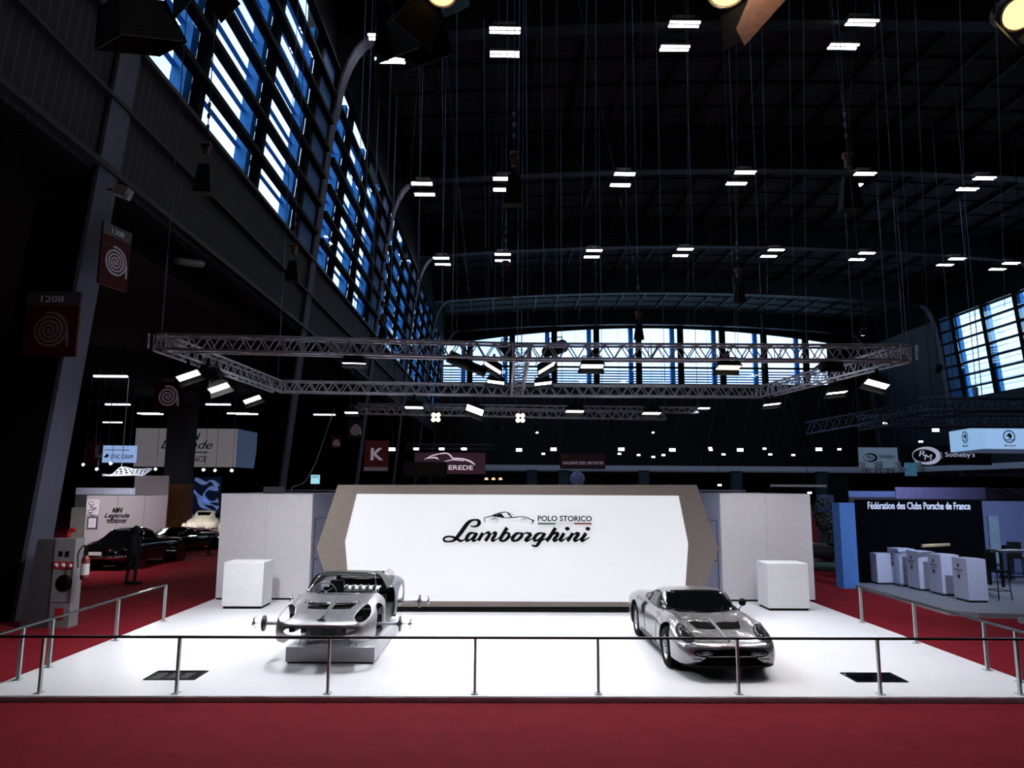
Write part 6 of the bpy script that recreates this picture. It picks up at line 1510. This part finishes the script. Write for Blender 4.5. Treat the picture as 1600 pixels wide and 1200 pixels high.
for v_ in ((.3, .3), (6.5, .6), (lv.x+.4, 4.0)): MB().tube((v_[0], v_[1], h_), (v_[0], v_[1], zroof(c0.x)-t.location.z-.2), .025, 4).build('hanger', CABLE, t)
# auction house banners
t, w_, h_ = sign_panel('lit_banner', 'pale blue hanging banner with dark oval monogram, over the white chairs', 'banner', (1341, 699), (1404, 731), 55, mat('banner_ice', (120, 140, 165), .6, emit=.30, noise=.35, scale=.5, ecol=(125, 150, 180)))
def oval(t, cx, cy, rx, m_, ring=.10, txtm=None, sz=1):
    u, v = at_t(t, cx, cy); g = MB(); g.ribbon([(u+rx*math.cos(a), v+rx*.58*math.sin(a), ring*rx*(1+.8*math.cos(a))) for a in np.linspace(0, 2*PI, 33)], ((0, -.02, 0), (1, 0, 0)), .015); g.build('oval_ring', m_, t)
    text('monogram', 'R', ((u-rx*.52, -.02, v-rx*.05), (1, 0, 0)), rx*.5, txtm or m_, t, height=rx*.42, shear=.2); text('monogram', 'M', ((u-rx*.12, -.02, v-rx*.32), (1, 0, 0)), rx*.62, txtm or m_, t, height=rx*.42, shear=.2)
oval(t, 1359, 715, .50, mat('navy_print', (14, 20, 44), .6)); u, v = at_t(t, 1374, 718); text('lettering', "Sotheby's", ((u, -.02, v), (1, 0, 0)), at_t(t, 1398, 715)[0]-u, mat('grey_print', (60, 70, 96), .6), t, height=.42)
for x in (-w_*.45, w_*.45): MB().tube((x, .03, h_), (x, .03, zroof(t.location.x)-t.location.z-.2), .03, 4).build('hanger', CABLE, t)
t, w_, h_ = sign_panel('lit_banner', 'long black banner with white oval monogram and serif lettering', 'banner', (1405, 695), (1550, 727), 57, mat('banner_black', (10, 11, 16), .7))
WP = mat('white_print', (205, 210, 235), .6, emit=.45, ecol=(205, 210, 240)); oval(t, 1446, 712, 1.05, WP); u, v = at_t(t, 1477, 716); text('lettering', "Sotheby's", ((u, -.02, v), (1, 0, 0)), at_t(t, 1523, 715)[0]-u, WP, t, height=.50)
a_ = at_t(t, 1471, 706); b_ = at_t(t, 1472, 717); MB().bb((a_[0], -.02, b_[1]), (b_[0], 0, a_[1])).build('divider', WP, t)
for x in (-w_*.33, w_*.40): MB().tube((x, .03, h_), (x, .03, zroof(min(56, t.location.x))-t.location.z-.2), .03, 4).build('hanger', CABLE, t)
# upper lounge floor with white chairs
lg_ = thing('lounge_platform', 'dark raised lounge floor under the pale blue banner', 'platform', atY(1400, 744, 52)); MB().bb((-4, -1, -.3), (12, 2, 0)).build('deck', DEEP, lg_); MB().bb((-4, -1, -lg_.location.z), (12, 2, -.3)).build('front', DEEP, lg_)
def shell_chair(label, px_, k):
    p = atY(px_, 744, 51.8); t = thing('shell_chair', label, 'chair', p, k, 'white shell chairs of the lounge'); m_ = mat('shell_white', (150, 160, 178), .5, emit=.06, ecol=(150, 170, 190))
    vs = []; fs = []
    prof = smooth([(.38, .50), (.25, .46), (0, .45), (-.20, .50), (-.30, .75), (-.36, 1.0)], 4)
    for (a_, z) in prof:
        for j in range(5): vs.append((a_, (j-2)*.13, z+.05*abs(j-2)))
    n_ = len(prof); fs = [(i*5+j, i*5+j+1, (i+1)*5+j+1, (i+1)*5+j) for i in range(n_-1) for j in range(4)]
    solid_obj('shell', vs, fs, .03, m_, t)
    for sx in (-1, 1):
        for sy in (-1, 1): MB().tube((sx*.12, sy*.12, .45), (sx*.28, sy*.24, 0), .02, 5).build('leg', BLACK, t)
for k, (x, r_, lb) in enumerate(((1354, .3, 'leftmost'), (1373, 1.2, 'second from left'), (1392, PI-.4, 'third from left'), (1412, 0, 'just left of the pale blue counter'), (1441, .4, 'right of the pale blue counter'))): shell_chair('white shell chair in the dark lounge, '+lb, x, r_)
p = atY(1426, 744, 51.5); t = thing('counter', 'narrow pale blue lit counter among the white lounge chairs', 'counter', p); zt = atY(1426, 723, 51.5).z-p.z; MB().bb((-.33, 0, 0), (.33, .4, zt)).build('body', mat('counter_ice', (80, 130, 165), .6, emit=.25, ecol=(90, 150, 190)), t)
# vintage car in the gap
def vintage(label, loc, rz):
    t = thing('vintage_car', label, 'car', loc, rz); m_ = mat('vintage_black', (16, 16, 18), .2, coat=.6)
    b = MB(); b.hexa([(-1.6, -.6, .45), (1.5, -.38, .5), (1.5, .38, .5), (-1.6, .6, .45), (-1.7, -.62, 1.0), (1.5, -.30, 1.0), (1.5, .30, 1.0), (-1.7, .62, 1.0)]); bo = b.build('body', m_, t); v = bo.modifiers.new('b', 'BEVEL'); v.width = .08; v.segments = 3
    c = MB(); c.hexa([(-1.5, -.60, 1.0), (.1, -.58, 1.0), (.1, .58, 1.0), (-1.5, .60, 1.0), (-1.4, -.52, 1.52), (.0, -.50, 1.52), (.0, .50, 1.52), (-1.4, .52, 1.52)]); co = c.build('cabin', m_, t); v = co.modifiers.new('b', 'BEVEL'); v.width = .07; v.segments = 3
    MB().hexa([(.11, -.50, 1.05), (.12, -.50, 1.05), (.12, .50, 1.05), (.11, .50, 1.05), (.02, -.44, 1.45), (.03, -.44, 1.45), (.03, .44, 1.45), (.02, .44, 1.45)]).build('windscreen', DGLASS, t)
    for s in (1, -1): MB().bb((-1.2, s*.57-.012, 1.08), (-.15, s*.57+.012, 1.42)).build('side_window', DGLASS, t)
    for x in (1.35, -1.25):
        for s in (1, -1):
            w_ = wheel(t, x, s*.66, r=.37, w_=.15, side=s, rimr=.25, slots=14)
            pts = [(x+.50*math.cos(a), .37+.47*math.sin(a)) for a in np.linspace(-.1, PI+.1, 14)]
            f = MB()
            for (x0, z0), (x1, z1) in zip(pts[:-1], pts[1:]): f.hexa([(x0, s*.66-.14, z0), (x1, s*.66-.14, z1), (x1, s*.66+.14, z1), (x0, s*.66+.14, z0), (x0, s*.66-.14, z0+.03), (x1, s*.66-.14, z1+.03), (x1, s*.66+.14, z1+.03), (x0, s*.66+.14, z0+.03)])
            f.build('wing', m_, t)
    for s in (1, -1):
        MB().lathe([(0, .06), (.12, .05), (.13, 0), (.06, -.15), (0, -.16)], (1.62, s*.40, .92), 'X', 18).build('headlamp', CHROME, t); MB().bb((-.9, s*.66-.14, .36), (1.0, s*.66+.14, .40)).build('running_board', m_, t)
    MB().bb((1.50, -.26, .55), (1.56, .26, 1.02)).build('radiator_grille', CHROME, t)
    g = MB()
    for k in range(3): g.path(smooth([(.5+.2*k, -.42, .85), (.55+.2*k, -.58, .75), (.45+.2*k, -.62, .5)], 5), .03, 6)
    g.build('exhaust_pipes', CHROME, t); return t
vintage('dark vintage car with spoked wheels in the gap right of the white block', atZ(1292, 895, 0)+Vector((.6, .8, 0)), 2.6)
for x, lb in ((1272, 'left'), (1310, 'right')):
    p = atZ(x, 880, 0); t = thing('potted_tree', 'dark round potted tree behind the vintage car, %s one' % lb, 'tree', (p.x, 31.5, 0)); f = MB(); rnd = random.Random(x)
    MB().tube((0, 0, 0), (0, 0, 1.6), .05, 6).build('trunk', mat('bark', (40, 30, 24), .9), t); MB().lathe([(0, 0), (.22, 0), (.28, .45), (0, .45)], n=16).build('pot', BLACK, t)
    for k in range(700):
        a, b_, r = rnd.uniform(0, 2*PI), rnd.uniform(-1, 1), rnd.uniform(.5, 1)**.5; c_ = math.sqrt(1-b_*b_); P_ = Vector((.46*r*c_*math.cos(a), .46*r*c_*math.sin(a), 2.0+.85*r*b_)); d1 = Vector((rnd.uniform(-1, 1), rnd.uniform(-1, 1), rnd.uniform(-1, 1))).normalized()*.09; d2 = d1.orthogonal().normalized()*.04
        f.add([P_-d1, P_+d2, P_+d1, P_-d2], [(0, 1, 2, 3)])
    f.build('foliage', mat('dark_leaves', (16, 24, 18), .8), t)
tag(MB().flat([(0, 0), (2.5, -.6), (4, 2.5), (0, 3.5)], 0, .02).build('grass_mat', mat('turf_green', (34, 52, 38), .95), None, atZ(1284, 892, 0)), 'green artificial grass mat under the vintage car', 'mat')

# added lamps with no visible source, put in to brighten the neighbouring stands
def added_stand_lamp(label, loc, aim, power, color, hang_z):
    t = thing('added_stand_lamp', label, 'lamp', loc, 0, 'added lamps brightening the neighbouring stands'); d = Vector(aim).normalized()
    MB().tube(-d*.25, d*.0, .12, 14).build('housing', BLACK, t); MB().tube(d*.001, d*.01, .10, 14).build('lens', LENS, t)
    MB().tube((0, 0, .1), (0, 0, hang_z-loc[2]), .012, 4).build('hanger', BLACK, t)
    ld = bpy.data.lights.new('light', 'AREA'); ld.shape = 'DISK'; ld.size = .3; ld.spread = math.radians(75); ld.energy = power; ld.color = color
    lo = bpy.data.objects.new('light', ld); COL.objects.link(lo); lo.parent = t; lo.location = d*.03; lo.rotation_euler = d.to_track_quat('-Z', 'Y').to_euler()
added_stand_lamp('added lamp brightening the white counters of the right stand', (11.6, 15.2, 6.6), (.12, 1.0, -.72), 135, (.66, .78, 1), zroof(9.6))
added_stand_lamp('added lamp brightening the bar table of the right stand', (16.0, 17.5, 7.5), (.0, .9, -.9), 110, (.6, .72, 1), zroof(15.5))
added_stand_lamp('added lamp brightening the long lilac wall on the right', (16.5, 26.5, 7.5), (.1, 1, -.95), 90, (.75, .75, 1), zroof(16.5))
added_stand_lamp('added lamp brightening the vintage car in the right gap', (14.0, 27.0, 9.0), (.1, .6, -1), 80, (.6, .7, 1), zroof(14))
added_stand_lamp('added lamp over the red aisle brightening the lettered stand wall', (-19.5, 32.0, 7.2), (-.15, .8, -1), 300, (1, .95, .95), 10.6)
added_stand_lamp('added lamp brightening the black classic car in the side aisle', (-15.5, 24.0, 7.4), (.05, .4, -1), 120, (1, .95, .95), 10.6)
